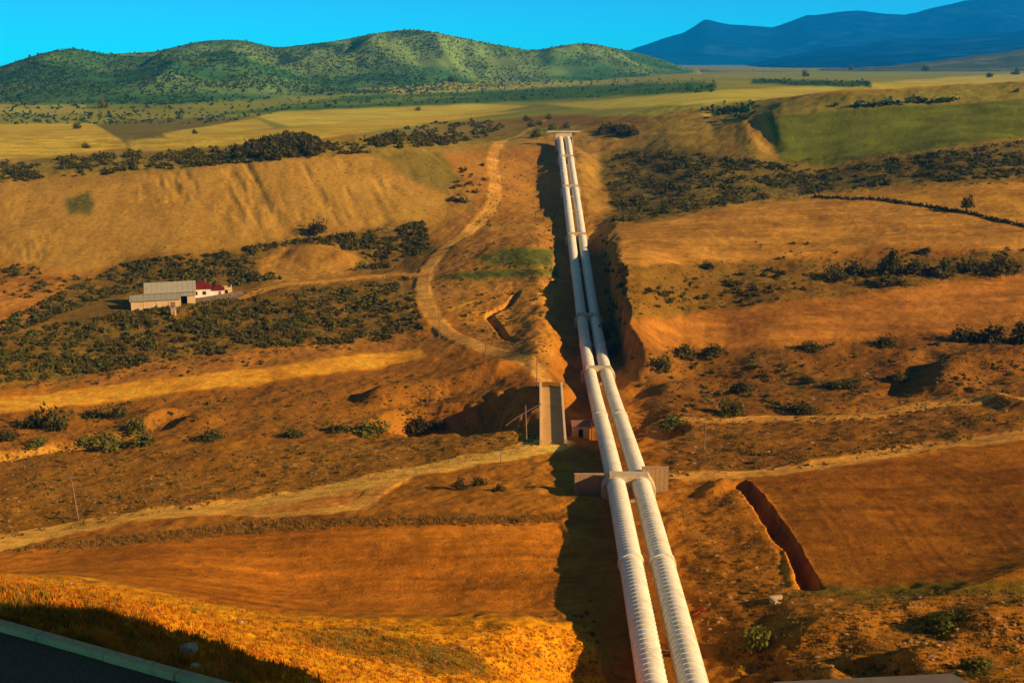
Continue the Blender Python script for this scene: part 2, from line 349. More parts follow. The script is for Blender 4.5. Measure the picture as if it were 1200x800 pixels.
# left scrub and slope
zone([(-250,400),(0,372),(80,335),(150,305),(330,283),(500,258),(510,300),(490,318),(300,335),(270,342),(480,320),(495,385),(440,405),(300,412),(120,440),(0,455),(-250,470)], (136,88,28), .62, 9, 16)
zone([(305,305),(330,290),(395,285),(420,300),(415,322),(330,330),(300,325)], (170,108,38), .1, 4)
zone([(0,330),(50,345),(55,365),(0,385),(-200,390),(-200,330)], (166,96,34), .1, 4)
zone([(100,432),(300,408),(495,388),(560,405),(500,415),(250,440),(100,455)], (158,92,32), .15, 4)
zone([(-250,505),(0,466),(250,437),(490,408),(502,418),(440,432),(250,455),(0,486),(-250,525)], (230,132,34), .04, 1.5, 2, .7, 'field', 'bright yellow strip of field above the gully')
zone([(0,486),(250,456),(500,425),(560,425),(590,455),(520,500),(300,520),(0,530)], (150,84,22), .35, 4)
zone([(0,532),(120,519),(300,520),(560,505),(640,520),(470,550),(300,585),(60,617),(0,630)], (150,86,20), .4, 4)
zone([(520,180),(650,170),(660,330),(640,440),(560,400),(490,330),(520,280),(560,240)], (158,96,34), .25, 5)
zone([(555,300),(600,291),(650,292),(648,310),(575,312)], (98,88,22), .8, 3)
zone([(510,326),(560,316),(655,312),(655,322),(560,328)], (104,92,22), .7, 3)
zone([(570,330),(650,340),(650,420),(600,400),(520,360)], (180,108,34), .1, 6)
# right slopes
zone([(700,182),(760,172),(880,186),(960,197),(1200,162),(1400,162),(1400,205),(1200,212),(1050,218),(960,228),(850,243),(720,263)], (122,88,30), .66, 8, 14)
zone([(720,266),(850,246),(960,232),(1060,238),(1200,266),(1400,290),(1400,300),(1200,292),(1040,290),(900,305),(730,312)], (172,106,38), .06, 2, 3, .5, 'field', 'upper tan field right of the pipes under the hedge')
zone([(960,229),(1050,220),(1200,212),(1400,205),(1400,280),(1200,262),(1060,236)], (168,106,34), .1, 2, 3, .5, 'field', 'sloping tan field with the lone tree above the hedge')
zone([(725,312),(900,306),(1200,294),(1400,300),(1400,320),(1190,322),(1000,345),(800,368),(735,372)], (134,84,24), .45, 3)
zone([(735,378),(820,368),(1000,347),(1190,322),(1400,305),(1400,360),(1200,366),(1110,388),(950,402),(770,412)], (166,94,32), .05, 2, 3, .6, 'field', 'brown ploughed field below the row of dark bushes')
zone([(740,412),(950,404),(1110,390),(1400,365),(1400,470),(1080,470),(760,500)], (136,76,22), .4, 4)
zone([(760,500),(1080,472),(1400,450),(1400,500),(1190,505),(950,545),(780,560)], (142,80,22), .35, 4)
# front
zone([(875,562),(1000,545),(1200,515),(1400,490),(1400,690),(1190,676),(1060,686),(965,692),(940,640)], (150,80,16), .15, 2, 3, .7, 'field', 'front right brown field behind the ditch')
zone([(960,688),(1200,676),(1400,676),(1400,690),(1080,697),(900,704)], (116,78,16), .4, 3)
zone([(865,600),(885,600),(905,640),(880,635)], (92,76,14), .8, 4)
zone([(868,566),(884,574),(915,610),(938,648),(960,692),(944,694),(922,650),(898,612)], (112,76,30), .2, 2, 2)
zone([(846,562),(866,572),(896,604),(918,640),(940,690),(928,692),(906,648),(880,612),(852,578)], (196,108,26), .05, 2, 2)
zone([(780,580),(850,575),(890,620),(920,690),(880,780),(820,770)], (154,84,18), .25, 5)
zone([(-200,660),(100,640),(400,615),(655,608),(668,640),(692,712),(540,722),(400,722),(250,702),(60,668),(-200,668)], (176,92,18), .12, 2, 3, .7, 'field', 'front left red brown field beside the pipe shadow')
zone([(-200,655),(0,645),(300,608),(655,600),(655,612),(400,617),(100,640)], (146,78,16), .4, 3)
zone([(-250,668),(60,674),(250,705),(400,726),(540,726),(690,735),(712,800),(730,900),(-250,900)], (250,124,12), .3, 3, 4)
zone([(330,750),(420,740),(560,760),(590,790),(470,780)], (150,100,16), .7, 8)
# roads ----------------------------------------------------------------------
def road(pl, width, rgb, name, label, flat=1.0, step=5.0, px=True):
    global BASE, VEG, FLAT
    pts = smooth_line(pl, step); sl = local(pts, 15)
    d, _ = polydist(pts, GX[sl], GY[sl])
    nz = fbm(GX[sl] / 3.5, GY[sl] / 3.5, 3, 55)
    m = 1 - sstep(width / 2 - .45, width / 2 + .55, d + 1.1 * nz)
    rut = np.exp(-((d - 0.85) / 0.32) ** 2) * 0.22
    col = alb(*rgb)[None, None] * (1 - rut[..., None] * 0.5 + 0.15 * nz[..., None])
    BASE[sl] = BASE[sl] * (1 - m[..., None]) + col * m[..., None]; VEG[sl] = VEG[sl] * (1 - m); FLAT[sl] = np.maximum(FLAT[sl], m)
    zone_names.append(name); i = len(zone_names) - 1; zone_info[i] = label
    Zs = ZONE[sl]; Zs[m > 0.5] = i; ZONE[sl] = Zs
    return pts
zone([(270,598),(380,573),(440,572),(445,592),(400,600),(300,606)], (214,122,44), .05, 4, 4, .6)
ROAD1 = road([(-60, 650), (0, 637), (60, 622), (150, 606), (280, 594), (385, 575), (470, 555), (560, 537), (620, 526), (650, 520)], 8.0, (255, 142, 58), 'dirt_road', 'pale dirt road winding from the left edge to the bridge')
road([(468, 560), (438, 574), (424, 590), (390, 599), (330, 602), (270, 599)], 4.0, (244, 134, 52), 'dirt_track', 'side loop of pale dirt below the bend of the near road')
ROAD2 = road([(645, 456), (632, 438), (600, 416), (545, 399), (515, 380), (499, 352), (496, 328), (506, 306), (530, 285), (560, 262), (577, 240), (580, 210), (577, 185), (590, 165)], 5.2, (200, 128, 54), 'dirt_road', 'dirt track curving uphill from the bridge to the plateau')
road([(498, 322), (460, 321), (420, 325), (360, 331), (310, 337), (285, 346)], 5, (184, 114, 46), 'dirt_track', 'dirt track leading off the uphill road to the farm')
road([(785, 556), (850, 556), (920, 551), (1000, 539), (1090, 524), (1200, 509), (1290, 495)], 5.4, (206, 128, 52), 'dirt_track', 'dirt track along the top of the front right field')
road([(770, 500), (840, 492), (900, 489), (1000, 487), (1075, 476), (1140, 470), (1220, 464)], 4.8, (206, 128, 52), 'dirt_track', 'pale dirt track below the eroded bank on the right')
road([(590, 165), (620, 152), (640, 140)], 4, (180, 132, 54), 'dirt_track', 'short pale track behind the pipe intake')
road([(-40, 536), (40, 528), (120, 519)], 1.6, (176, 110, 34), 'dirt_track', 'thin pale path along the gully at the left edge')
road([(520, 362), (560, 350), (600, 342), (640, 334)], 2.0, (176, 112, 40), 'dirt_track', 'thin pale footpath climbing to the pipes above the erosion gully')
road([(640, 268), (600, 262), (575, 268)], 3, (158, 106, 40), 'dirt_track', 'faint side track between the uphill road and the pipes')
# gravel shelf beside the kerb
k0 = at_Z(0, 735, -16.55); k1 = at_Z(232, 800, -16.55); kd = (k1 - k0)[:2]; kd = kd / np.linalg.norm(kd); kn = np.array([-kd[1], kd[0]])
if kn[1] < 0: kn = -kn
dk = (GX - k0[0]) * kn[0] + (GY - k0[1]) * kn[1]            # > 0 is beyond the kerb
gm = (1 - sstep(-0.1, 0.25, dk)) * (GX < 1.5) * (GY > 4) * (GY < 60)
GZ = np.where((dk < 0.08) & (GX < 3) & (GY < 60), -16.65, GZ)
GZ = np.where((dk >= 0.08) & (dk < 9) & (GX < 3) & (GY < 60), np.minimum(GZ, -16.80 - np.maximum(dk - 0.5, 0) * 0.5), GZ)
BASE = BASE * (1 - gm[..., None]) + np.array([.050, .042, .034]) * gm[..., None]; VEG *= (1 - gm); FLAT = np.maximum(FLAT, gm * .8)
zone_names.append('gravel_road'); gi = len(zone_names) - 1; zone_info[gi] = 'dark gravel road behind the pale kerb'; ZONE[gm > 0.5] = gi
# roughness
for line, wd in ((ROAD1, 2.6), (ROAD2, 2.6)):
    sl = local(line, 12); d, _ = polydist(line, GX[sl], GY[sl])
near = (GY < 700) & (GY > 26) & ~((dk < 0.6) & (GX < 3) & (GY < 60))
rough = (1.9 * fbm(GX / 16, GY / 16, 3, 8) + 0.9 * fbm(GX / 4.5, GY / 4.5, 3, 9) + 0.35 * fbm(GX / 1.4, GY / 1.4, 2, 10))
pipew = (1 - sstep(5, 9, np.abs(GX - axis_x)))
GZ = GZ + np.where(near, rough * (1 - 0.6 * poly_mask(BL, 6, 4, 3)) * (1 - 0.82 * FLAT) * (1 - 0.6 * (1 - sstep(3.0, 4.5, np.abs(GX - axis_x))) + 0.7 * np.exp(-((np.abs(GX - axis_x) - 9) / 5) ** 2)), 0)
bm_ = poly_mask(BL, 8, 4, 3)
gl = np.abs(fbm(GX / 17 + 0.5 * GY / 17, GY / 70, 5, 14, .62)) * 2
GZ = GZ - bm_ * (1.1 * sstep(.02, .2, fbm(GX / 45, GY / 45, 3, 18)) * (1 - np.clip(gl * 4.5, 0, 1)) + 1.6 * fbm(GX / 22, GY / 22, 4, 17) + 0.3 * fbm(GX / 3, GY / 9, 3, 15))
# level ground for the bridge ends and the farm
def pad(x, y, r0, r1, z):
    global GZ
    d = np.hypot(GX - x, GY - y); m = 1 - sstep(r0, r1, d); GZ = GZ * (1 - m) + z * m
BR0 = at_Z(648, 519, -71.0); BR1 = at_Z(645.5, 455, -71.0)
bdir = (BR1 - BR0)[:2]; BLEN = np.linalg.norm(bdir); bdir = bdir / BLEN
p = BR0[:2] - bdir * 2.0; pad(p[0], p[1], 3.2, 8, -71.02)
p = BR1[:2] + bdir * 2.0; pad(p[0], p[1], 3.2, 8, -71.02)
FARM = unproject([154, 204, 222, 262], [364, 360, 356, 345])
fz0 = float(np.mean(FARM[:, 2])); print('farm', FARM.round(1).tolist())
GZ_farm = -73.2
m = np.zeros_like(GZ); d, _ = polydist(FARM, GX, GY); m = 1 - sstep(9, 22, d); 
farm_line_z = np.interp(GX, FARM[:, 0], FARM[:, 2]); GZ = GZ * (1 - m) + farm_line_z * m

ZS = -47.0; S4 = [at_Z(905, 798, ZS), at_Z(925, 840, ZS), at_Z(1165, 816, ZS), at_Z(1116, 788, ZS)]
_in = (GX > S4[0][0] - .8) & (GX < S4[2][0] + .8) & (GY > S4[1][1] - 1) & (GY < S4[3][1] + .8)
print('slab terrain before', GZ[_in].min(), GZ[_in].max(), S4)
GZ = np.where(_in, np.minimum(GZ, ZS - .4), GZ)
# fine colour variation in the sheet itself (soil patches)
v1 = fbm(GX / 9, GY / 9, 4, 61); v2 = fbm(GX / 2.2, GY / 2.2, 3, 62); v3 = fbm(GX / 45, GY / 45, 3, 63)
calm = 1 - 0.75 * poly_mask(BL, 6, 4, 3)
vv = 1 + (calm * np.where(near, 0.55 * v1 + 0.4 * v2 + 0.45 * v3, 0.5 * v3))[..., None] * np.array([0.9, 1.05, 1.1])
fld = (FLAT > .4) & near
rowsn = fbm(GX / 30, GY / 1.6 - GX / 16, 3, 64)
vv = vv * (1 + np.where(fld, 0.8 * rowsn, 0))[..., None]
BASE = np.clip(BASE * vv, 0.004, 0.85)
for ln, wd_, k_ in (([(1000, 560), (1040, 590), (1085, 650), (1120, 680)], .35, .72), ([(1075, 545), (1130, 580), (1200, 650)], .4, .72), ([(945, 575), (985, 620), (1010, 670)], .3, .75), ([(1090, 540), (1160, 575), (1230, 630)], .3, .78),
                    ([(60, 660), (300, 640), (640, 628)], .35, .8), ([(150, 672), (380, 660), (660, 652)], .35, .8), ([(250, 690), (450, 684), (670, 682)], .35, .8), ([(780, 395), (1000, 366), (1200, 340)], .5, .84), ([(800, 404), (1000, 378), (1200, 352)], .5, .84), ([(760, 290), (950, 262), (1150, 275)], .5, .86)):
    pts = smooth_line(ln); sl = local(pts, 3); d, _ = polydist(pts, GX[sl], GY[sl])
    for off_ in (0.0, 1.7):
        m = np.exp(-((d - off_) / wd_) ** 2) * (.6 + .8 * vnoise(GX[sl] / 4, GY[sl] / 4, 5)); BASE[sl] *= (1 - (1 - k_) * np.clip(m, 0, 1))[..., None]

# ------------------------------------------------------------------ object helpers
def tag(o, label=None, cat=None, group=None, kind=None):
    if label: o['label'] = label
    if cat: o['category'] = cat
    if group: o['group'] = group
    if kind: o['kind'] = kind
    return o
def new_obj(name, me, mat=None, parent=None):
    o = bpy.data.objects.new(name, me); COL.objects.link(o)
    if mat is not None and me is not None and len(me.materials) == 0: me.materials.append(mat)
    if parent is not None: o.parent = parent
    return o
def empty(name, loc=(0, 0, 0), rz=0.0):
    o = bpy.data.objects.new(name, None); COL.objects.link(o); o.location = loc; o.rotation_euler = (0, 0, rz); o.empty_display_size = .5
    return o
def mesh_np(name, verts, faces, smooth=False):   # faces: (n,k) array
    me = bpy.data.meshes.new(name); verts = np.ascontiguousarray(verts, np.float32); faces = np.ascontiguousarray(faces, np.int32)
    nf, kf = faces.shape
    me.vertices.add(len(verts)); me.vertices.foreach_set('co', verts.ravel())
    me.loops.add(nf * kf); me.loops.foreach_set('vertex_index', faces.ravel())
    me.polygons.add(nf); me.polygons.foreach_set('loop_start', np.arange(0, nf * kf, kf, dtype=np.int32))
    me.polygons.foreach_set('use_smooth', np.full(nf, smooth)); me.update(calc_edges=True); return me
def mesh_bm(name, bm, smooth=False):
    me = bpy.data.meshes.new(name); bm.normal_update(); bm.to_mesh(me); bm.free()
    if smooth: me.polygons.foreach_set('use_smooth', np.ones(len(me.polygons), bool))
    return me
def bm_box(bm, x0, x1, y0, y1, z0, z1, bev=0.0):
    vs_ = [bm.verts.new((x, y, z)) for x in (x0, x1) for y in (y0, y1) for z in (z0, z1)]
    fs = [bm.faces.new([vs_[i] for i in f]) for f in ((0, 1, 3, 2), (4, 6, 7, 5), (0, 4, 5, 1), (2, 3, 7, 6), (0, 2, 6, 4), (1, 5, 7, 3))]
    if bev > 0:
        es = list({e for f in fs for e in f.edges}); bmesh.ops.bevel(bm, geom=es, offset=bev, segments=1, affect='EDGES')
def box_mesh(name, x0, x1, y0, y1, z0, z1, bev=0.0):
    bm = bmesh.new(); bm_box(bm, x0, x1, y0, y1, z0, z1, bev); return mesh_bm(name, bm)
def tube_np(path, radii, seg=10, cap=True):
    path = np.asarray(path, float); radii = np.broadcast_to(np.asarray(radii, float), (len(path),)); V = []; Fc = []
    for i, pnt in enumerate(path):
        tdir = path[min(i + 1, len(path) - 1)] - path[max(i - 1, 0)]; tdir = tdir / (np.linalg.norm(tdir) + 1e-9)
        up = np.array([0, 0, 1.]) if abs(tdir[2]) < .9 else np.array([1., 0, 0])
        a = np.cross(tdir, up); a /= np.linalg.norm(a); b = np.cross(a, tdir)
        an = np.linspace(0, 2 * math.pi, seg, endpoint=False)
        V.append(pnt + radii[i] * (np.cos(an)[:, None] * a + np.sin(an)[:, None] * b))
    V = np.vstack(V); idx = np.arange(seg)
    for i in range(len(path) - 1):
        a0 = i * seg + idx; a1 = i * seg + (idx + 1) % seg
        Fc.append(np.stack([a0, a1, a1 + seg, a0 + seg], -1))
    return V, np.vstack(Fc)

# ------------------------------------------------------------------ materials
def nodes(name):
    m = bpy.data.materials.new(name); m.use_nodes = True; nt = m.node_tree; b = nt.nodes['Principled BSDF']
    b.inputs['Specular IOR Level'].default_value = 0.25
    return m, nt, b
def N(nt, t, **kw):
    nd = nt.nodes.new(t)
    for k_, v_ in kw.items():
        if isinstance(k_, str) and hasattr(nd, k_): setattr(nd, k_, v_)
    return nd
def noise(nt, coord, scale, detail=5, rough=.6):
    nd = nt.nodes.new('ShaderNodeTexNoise'); nd.inputs['Scale'].default_value = scale; nd.inputs['Detail'].default_value = detail
    nd.inputs['Roughness'].default_value = rough; nt.links.new(coord, nd.inputs['Vector']); return nd.outputs['Fac']
def ramp(nt, fac, p0, p1, v0=0.0, v1=1.0):
    nd = nt.nodes.new('ShaderNodeMapRange'); nd.inputs[1].default_value = p0; nd.inputs[2].default_value = p1
    nd.inputs[3].default_value = v0; nd.inputs[4].default_value = v1; nt.links.new(fac, nd.inputs[0]); return nd.outputs[0]
def mixc(nt, fac, a, b, mode='MIX'):
    nd = nt.nodes.new('ShaderNodeMix'); nd.data_type = 'RGBA'; nd.blend_type = mode; nd.clamp_factor = True
    for sock, v_ in ((nd.inputs[0], fac), (nd.inputs[6], a), (nd.inputs[7], b)):
        if isinstance(v_, bpy.types.NodeSocket): nt.links.new(v_, sock)
        elif isinstance(v_, (int, float)): sock.default_value = v_
        else: sock.default_value = (*v_, 1)
    return nd.outputs[2]
def grey(nt, val):
    nd = nt.nodes.new('ShaderNodeCombineColor')
    for i in range(3): nt.links.new(val, nd.inputs[i])
    return nd.outputs[0]
def math_(nt, op, a, b):
    nd = nt.nodes.new('ShaderNodeMath'); nd.operation = op
    for s_, v_ in ((nd.inputs[0], a), (nd.inputs[1], b)):
        if isinstance(v_, bpy.types.NodeSocket): nt.links.new(v_, s_)
        else: s_.default_value = v_
    return nd.outputs[0]
def bump(nt, b, h, strength=.5, dist=.1):
    nd = nt.nodes.new('ShaderNodeBump'); nd.inputs['Strength'].default_value = strength; nd.inputs['Distance'].default_value = dist
    nt.links.new(h, nd.inputs['Height']); nt.links.new(nd.outputs[0], b.inputs['Normal'])

def earth_material():
    m, nt, b = nodes('earth'); L = nt.links
    geo = nt.nodes.new('ShaderNodeNewGeometry'); pos = geo.outputs['Position']
    at = nt.nodes.new('ShaderNodeAttribute'); at.attribute_name = 'Col'
    n1 = noise(nt, pos, .55, 6, .68); n2 = noise(nt, pos, 2.6, 5, .7); n3 = noise(nt, pos, .06, 5, .6); n4 = noise(nt, pos, .012, 4, .65)
    c = mixc(nt, 1.0, at.outputs['Color'], grey(nt, ramp(nt, n1, .3, .7, .72, 1.27)), 'MULTIPLY')
    c = mixc(nt, 1.0, c, grey(nt, ramp(nt, n2, .3, .7, .82, 1.18)), 'MULTIPLY')
    c = mixc(nt, 1.0, c, grey(nt, ramp(nt, n3, .3, .7, .80, 1.18)), 'MULTIPLY')
    # low weeds and dry grass: patches whose amount follows the ground type
    patch = math_(nt, 'ADD', math_(nt, 'MULTIPLY', n1, .62), math_(nt, 'MULTIPLY', n3, .38))
    thr = math_(nt, 'ADD', patch, math_(nt, 'MULTIPLY', at.outputs['Alpha'], .20))
    fac = ramp(nt, thr, .60, .70, 0, .8)
    veg = mixc(nt, n4, (.070, .066, .012), (.048, .060, .016))
    c = mixc(nt, fac, c, veg)
    L.new(c, b.inputs['Base Color']); b.inputs['Roughness'].default_value = 1.0; b.inputs['Specular IOR Level'].default_value = .02
    h = math_(nt, 'ADD', n1, math_(nt, 'MULTIPLY', n2, .45)); bump(nt, b, h, .75, .45)
    return m
def gravel_material():
    m, nt, b = nodes('gravel'); geo = nt.nodes.new('ShaderNodeNewGeometry'); pos = geo.outputs['Position']
    vo = nt.nodes.new('ShaderNodeTexVoronoi'); vo.inputs['Scale'].default_value = 9; nt.links.new(pos, vo.inputs['Vector'])
    n1 = noise(nt, pos, 1.2, 5); n2 = noise(nt, pos, 14, 4, .7)
    c = mixc(nt, ramp(nt, n2, .35, .7), (.060, .036, .018), (.22, .12, .05)); c = mixc(nt, ramp(nt, n1, .4, .65, 0, .5), c, (.09, .05, .024))
    nt.links.new(c, b.inputs['Base Color']); b.inputs['Roughness'].default_value = .95; bump(nt, b, math_(nt, 'ADD', vo.outputs['Distance'], n2), .9, .06); return m
def solid(name, col, var=.25, scale=1.5, rough=.8, dirt=None, bumpd=.02, spec=.06, metal=0.0):
    m, nt, b = nodes(name); tc = nt.nodes.new('ShaderNodeTexCoord'); geo = nt.nodes.new('ShaderNodeNewGeometry'); pos = geo.outputs['Position']
    n1 = noise(nt, pos, scale, 6, .65); n2 = noise(nt, pos, scale * .18, 4, .6)
    c = mixc(nt, 1.0, col, grey(nt, ramp(nt, n1, .3, .7, 1 - var, 1 + var)), 'MULTIPLY')
    if dirt is not None: c = mixc(nt, ramp(nt, math_(nt, 'ADD', math_(nt, 'MULTIPLY', n1, .5), math_(nt, 'MULTIPLY', n2, .5)), .50, .66, 0, .75), c, dirt)
    nt.links.new(c, b.inputs['Base Color']); b.inputs['Roughness'].default_value = rough; b.inputs['Specular IOR Level'].default_value = spec
    b.inputs['Metallic'].default_value = metal
    bump(nt, b, n1, .5, bumpd); return m
def leaf_material(name, c0, c1, trans=.25):
    m, nt, b = nodes(name); geo = nt.nodes.new('ShaderNodeNewGeometry'); oi = nt.nodes.new('ShaderNodeObjectInfo')
    n1 = noise(nt, geo.outputs['Position'], .5, 4, .7); n2 = noise(nt, geo.outputs['Position'], 2.2, 3, .7)
    f = math_(nt, 'ADD', math_(nt, 'MULTIPLY', n1, .7), math_(nt, 'MULTIPLY', oi.outputs['Random'], .3))
    c = mixc(nt, ramp(nt, f, .3, .7), c0, c1); c = mixc(nt, 1.0, c, grey(nt, ramp(nt, n2, .3, .7, .6, 1.4)), 'MULTIPLY')
    nt.links.new(c, b.inputs['Base Color']); b.inputs['Roughness'].default_value = .9; b.inputs['Specular IOR Level'].default_value = .03
    tr = nt.nodes.new('ShaderNodeBsdfTranslucent'); nt.links.new(c, tr.inputs['Color']); ms = nt.nodes.new('ShaderNodeMixShader'); ms.inputs[0].default_value = trans
    out = nt.nodes['Material Output']; nt.links.new(b.outputs[0], ms.inputs[1]); nt.links.new(tr.outputs[0], ms.inputs[2]); nt.links.new(ms.outputs[0], out.inputs[0]); return m

M_EARTH = earth_material(); M_GRAVEL = gravel_material()
M_PIPE = solid('pipe_paint', (.86, .77, .52), .09, 2.2, .6, (.58, .44, .24), .012, .15)
def pipe_streaks(m):
    nt = m.node_tree; b = nt.nodes['Principled BSDF']; src = b.inputs['Base Color'].links[0].from_socket
    geo = nt.nodes.new('ShaderNodeNewGeometry'); mp = nt.nodes.new('ShaderNodeMapping'); mp.inputs['Scale'].default_value = (.9, 1.6, .22); nt.links.new(geo.outputs['Position'], mp.inputs['Vector'])
    n1 = noise(nt, mp.outputs[0], 1.6, 6, .7); n2 = noise(nt, geo.outputs['Position'], .12, 3, .6)
    f = math_(nt, 'MULTIPLY', ramp(nt, n1, .52, .72, 0, .8), ramp(nt, n2, .42, .62, .15, 1))
    nt.links.new(mixc(nt, f, src, (.42, .27, .12)), b.inputs['Base Color'])
pipe_streaks(M_PIPE)
M_CONC = solid('concrete', (.58, .42, .22), .22, 1.2, .9, (.40, .25, .11), .03)
M_DECK = solid('dusty_deck', (.66, .36, .095), .22, .9, .95, (.36, .22, .09), .04)
M_PAR = solid('parapet_concrete', (.74, .54, .26), .15, 1.4, .9, (.55, .38, .18), .02)
M_KERB = solid('kerb_concrete', (.58, .38, .14), .22, 4, .9, (.26, .21, .15), .02)
M_SLAB = solid('shade_dark_slab', (.15, .12, .085), .2, 1.5, .95, (.13, .10, .07), .02)  # slab colour darkened to stand in for the shade it lies in
M_WOOD = solid('pole_wood', (.22, .15, .09), .3, 3, .9)
M_PLASTER = solid('ochre_plaster', (.66, .45, .19), .18, 1.6, .9, (.50, .34, .17), .03)
M_WHITE = solid('white_wash', (.84, .74, .54), .10, 1.6, .85, (.62, .52, .38), .02)
M_SHEET = solid('sheet_roof', (.36, .32, .20), .18, 2.2, .6, (.30, .24, .17), .02)
M_RED = solid('red_roof', (.14, .014, .009), .25, 2.5, .8, (.12, .02, .012), .02)
M_STONE = solid('field_stone', (.16, .11, .075), .4, 2.4, .95, (.10, .075, .05), .08)
M_DARK = solid('dark_fill', (.012, .010, .008), .2, 2, .9)  # near-black for panes, hut door and the shade painted inside doorways
M_WINF = solid('window_frame', (.30, .24, .18), .2, 3, .7)
M_DOOR = solid('door_wood', (.30, .13, .06), .25, 3, .8)
M_ROD = solid('red_paint', (.45, .02, .02), .2, 4, .5)
M_STEEL = solid('steel', (.25, .23, .2), .2, 5, .5, None, .005, .5, .6)
M_BARK = solid('bark', (.09, .06, .04), .35, 5, .95)
M_LEAF_D = leaf_material('leaf_dark', (.066, .056, .009), (.145, .118, .016), .35)
M_LEAF_G = leaf_material('leaf_green', (.110, .112, .012), (.20, .180, .020), .35)
M_LEAF_H = leaf_material('leaf_hill', (.040, .085, .030), (.095, .14, .040))
M_DRY = leaf_material('dry_grass', (.46, .15, .010), (.70, .26, .016), .4)
M_WEED = leaf_material('weed_green', (.20, .14, .014), (.32, .21, .02), .35)
M_DRY2 = leaf_material('dull_dry_grass', (.26, .13, .020), (.40, .22, .035), .3)
M_LOW = leaf_material('low_weeds', (.15, .092, .014), (.27, .16, .022), .25)
M_MTN = solid('haze_blue_forest', (.004, .044, .15), .6, .004, .95, (.040, .14, .26), 2.0, .0)  # haze blue painted into the forest colour, on top of the haze volume
M_FOOT = solid('foothill_fields', (.10, .12, .035), .35, .01, .95, (.34, .25, .08), 1.0, .0)

# ------------------------------------------------------------------ the ground sheet, split by ground type
nv = GX.size
gx_r = np.gradient(np.stack([GX, GY, GZ], -1), axis=1); gy_r = np.gradient(np.stack([GX, GY, GZ], -1), axis=0)
NRM = np.cross(gx_r, gy_r); NRM /= np.linalg.norm(NRM, axis=-1, keepdims=True) + 1e-12
V_all = np.stack([GX, GY, GZ], -1).reshape(-1, 3); C_all = np.concatenate([BASE, VEG[..., None]], -1).reshape(-1, 4).astype(np.float32); N_all = NRM.reshape(-1, 3)
jj, ii = np.meshgrid(np.arange(NR - 1), np.arange(NC - 1), indexing='ij')
q0 = (jj * NC + ii).ravel(); Q = np.stack([q0, q0 + 1, q0 + NC + 1, q0 + NC], -1)
zq = ZONE.ravel()[q0]
hillq = (hm.ravel()[q0] > .5)
for zi, nm in enumerate(zone_names + ['hill']):
    sel = hillq if nm == 'hill' else (zq == zi) & ~hillq
    if sel.sum() < 6: continue
    fq = Q[sel]; used, inv = np.unique(fq, return_inverse=True)
    me = mesh_np(nm, V_all[used], inv.reshape(-1, 4), True)
    ca_ = me.color_attributes.new('Col', 'FLOAT_COLOR', 'POINT'); ca_.data.foreach_set('color', C_all[used].ravel())
    me.normals_split_custom_set_from_vertices(N_all[used].astype(np.float32))
    o = new_obj(nm, me, M_GRAVEL if nm == 'gravel_road' else M_EARTH)
    lab = {'ground': 'orange brown dry valley ground between fields and tracks', 'hill': 'rounded green scrubby hills behind the golden fields'}.get(nm) or zone_info.get(zi)
    tag(o, lab, {'ground': 'ground', 'hill': 'hill', 'field': 'field', 'dirt_road': 'road', 'dirt_track': 'track', 'gravel_road': 'road'}[nm], kind='structure')
print('terrain verts', nv)

# ------------------------------------------------------------------ mountains far right
def mountain(name, label, prof, Y0, YRr, seed, mat, left=560, right=2100):
    pxs = np.arange(left, right, 5.0); pr = np.array(prof, float); ry = np.interp(pxs, pr[:, 0], pr[:, 1])
    ry = ry + 3.0 * fbm(pxs / 26, pxs * 0, 4, seed)
    u, fy, fz = ray(pxs, ry); zr = fz / fy * YRr; a = u / fy
    ss = np.linspace(0, 1.6, 64); Yr = Y0 + (YRr - Y0) * ss
    Aa, Yy = np.meshgrid(a, Yr); S = np.broadcast_to(ss[:, None], Aa.shape); X = Aa * Yy
    h = np.maximum(zr + 20, 0)[None]
    p_ = np.where(S < 1, np.clip(S, 0, 1) ** 1.1, 1 - (S - 1) * 1.3)
    sc = (YRr - Y0)
    p_ = p_ + (0.75 * fbm(X / sc * 2.2, Yy / sc * 2.2, 5, seed + 3)) * np.sin(np.clip(S, 0, 1) * math.pi)
    Z = -22 + np.where(S <= 0.01, -8, h * np.clip(p_, 0, 1.0))
    nr, nc = X.shape; j, i = np.meshgrid(np.arange(nr - 1), np.arange(nc - 1), indexing='ij'); q = (j * nc + i).ravel()
    me = mesh_np(name, np.stack([X, Yy, Z], -1).reshape(-1, 3), np.stack([q, q + 1, q + nc + 1, q + nc], -1), True)
    return tag(new_obj(name, me, mat), label, 'mountain', kind='structure')
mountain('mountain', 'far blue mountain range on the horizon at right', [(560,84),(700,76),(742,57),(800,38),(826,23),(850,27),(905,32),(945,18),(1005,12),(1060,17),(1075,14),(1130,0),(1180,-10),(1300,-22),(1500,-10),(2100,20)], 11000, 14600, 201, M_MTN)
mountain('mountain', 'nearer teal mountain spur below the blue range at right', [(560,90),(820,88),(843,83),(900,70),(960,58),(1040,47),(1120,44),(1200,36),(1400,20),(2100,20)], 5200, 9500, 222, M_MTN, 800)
mountain('foothill', 'low foothill with pale fields below the mountains at the right edge', [(820,90),(900,84),(960,80),(1040,77),(1100,70),(1200,56),(1300,48),(2100,50)], 3300, 4800, 240, M_FOOT, 820)

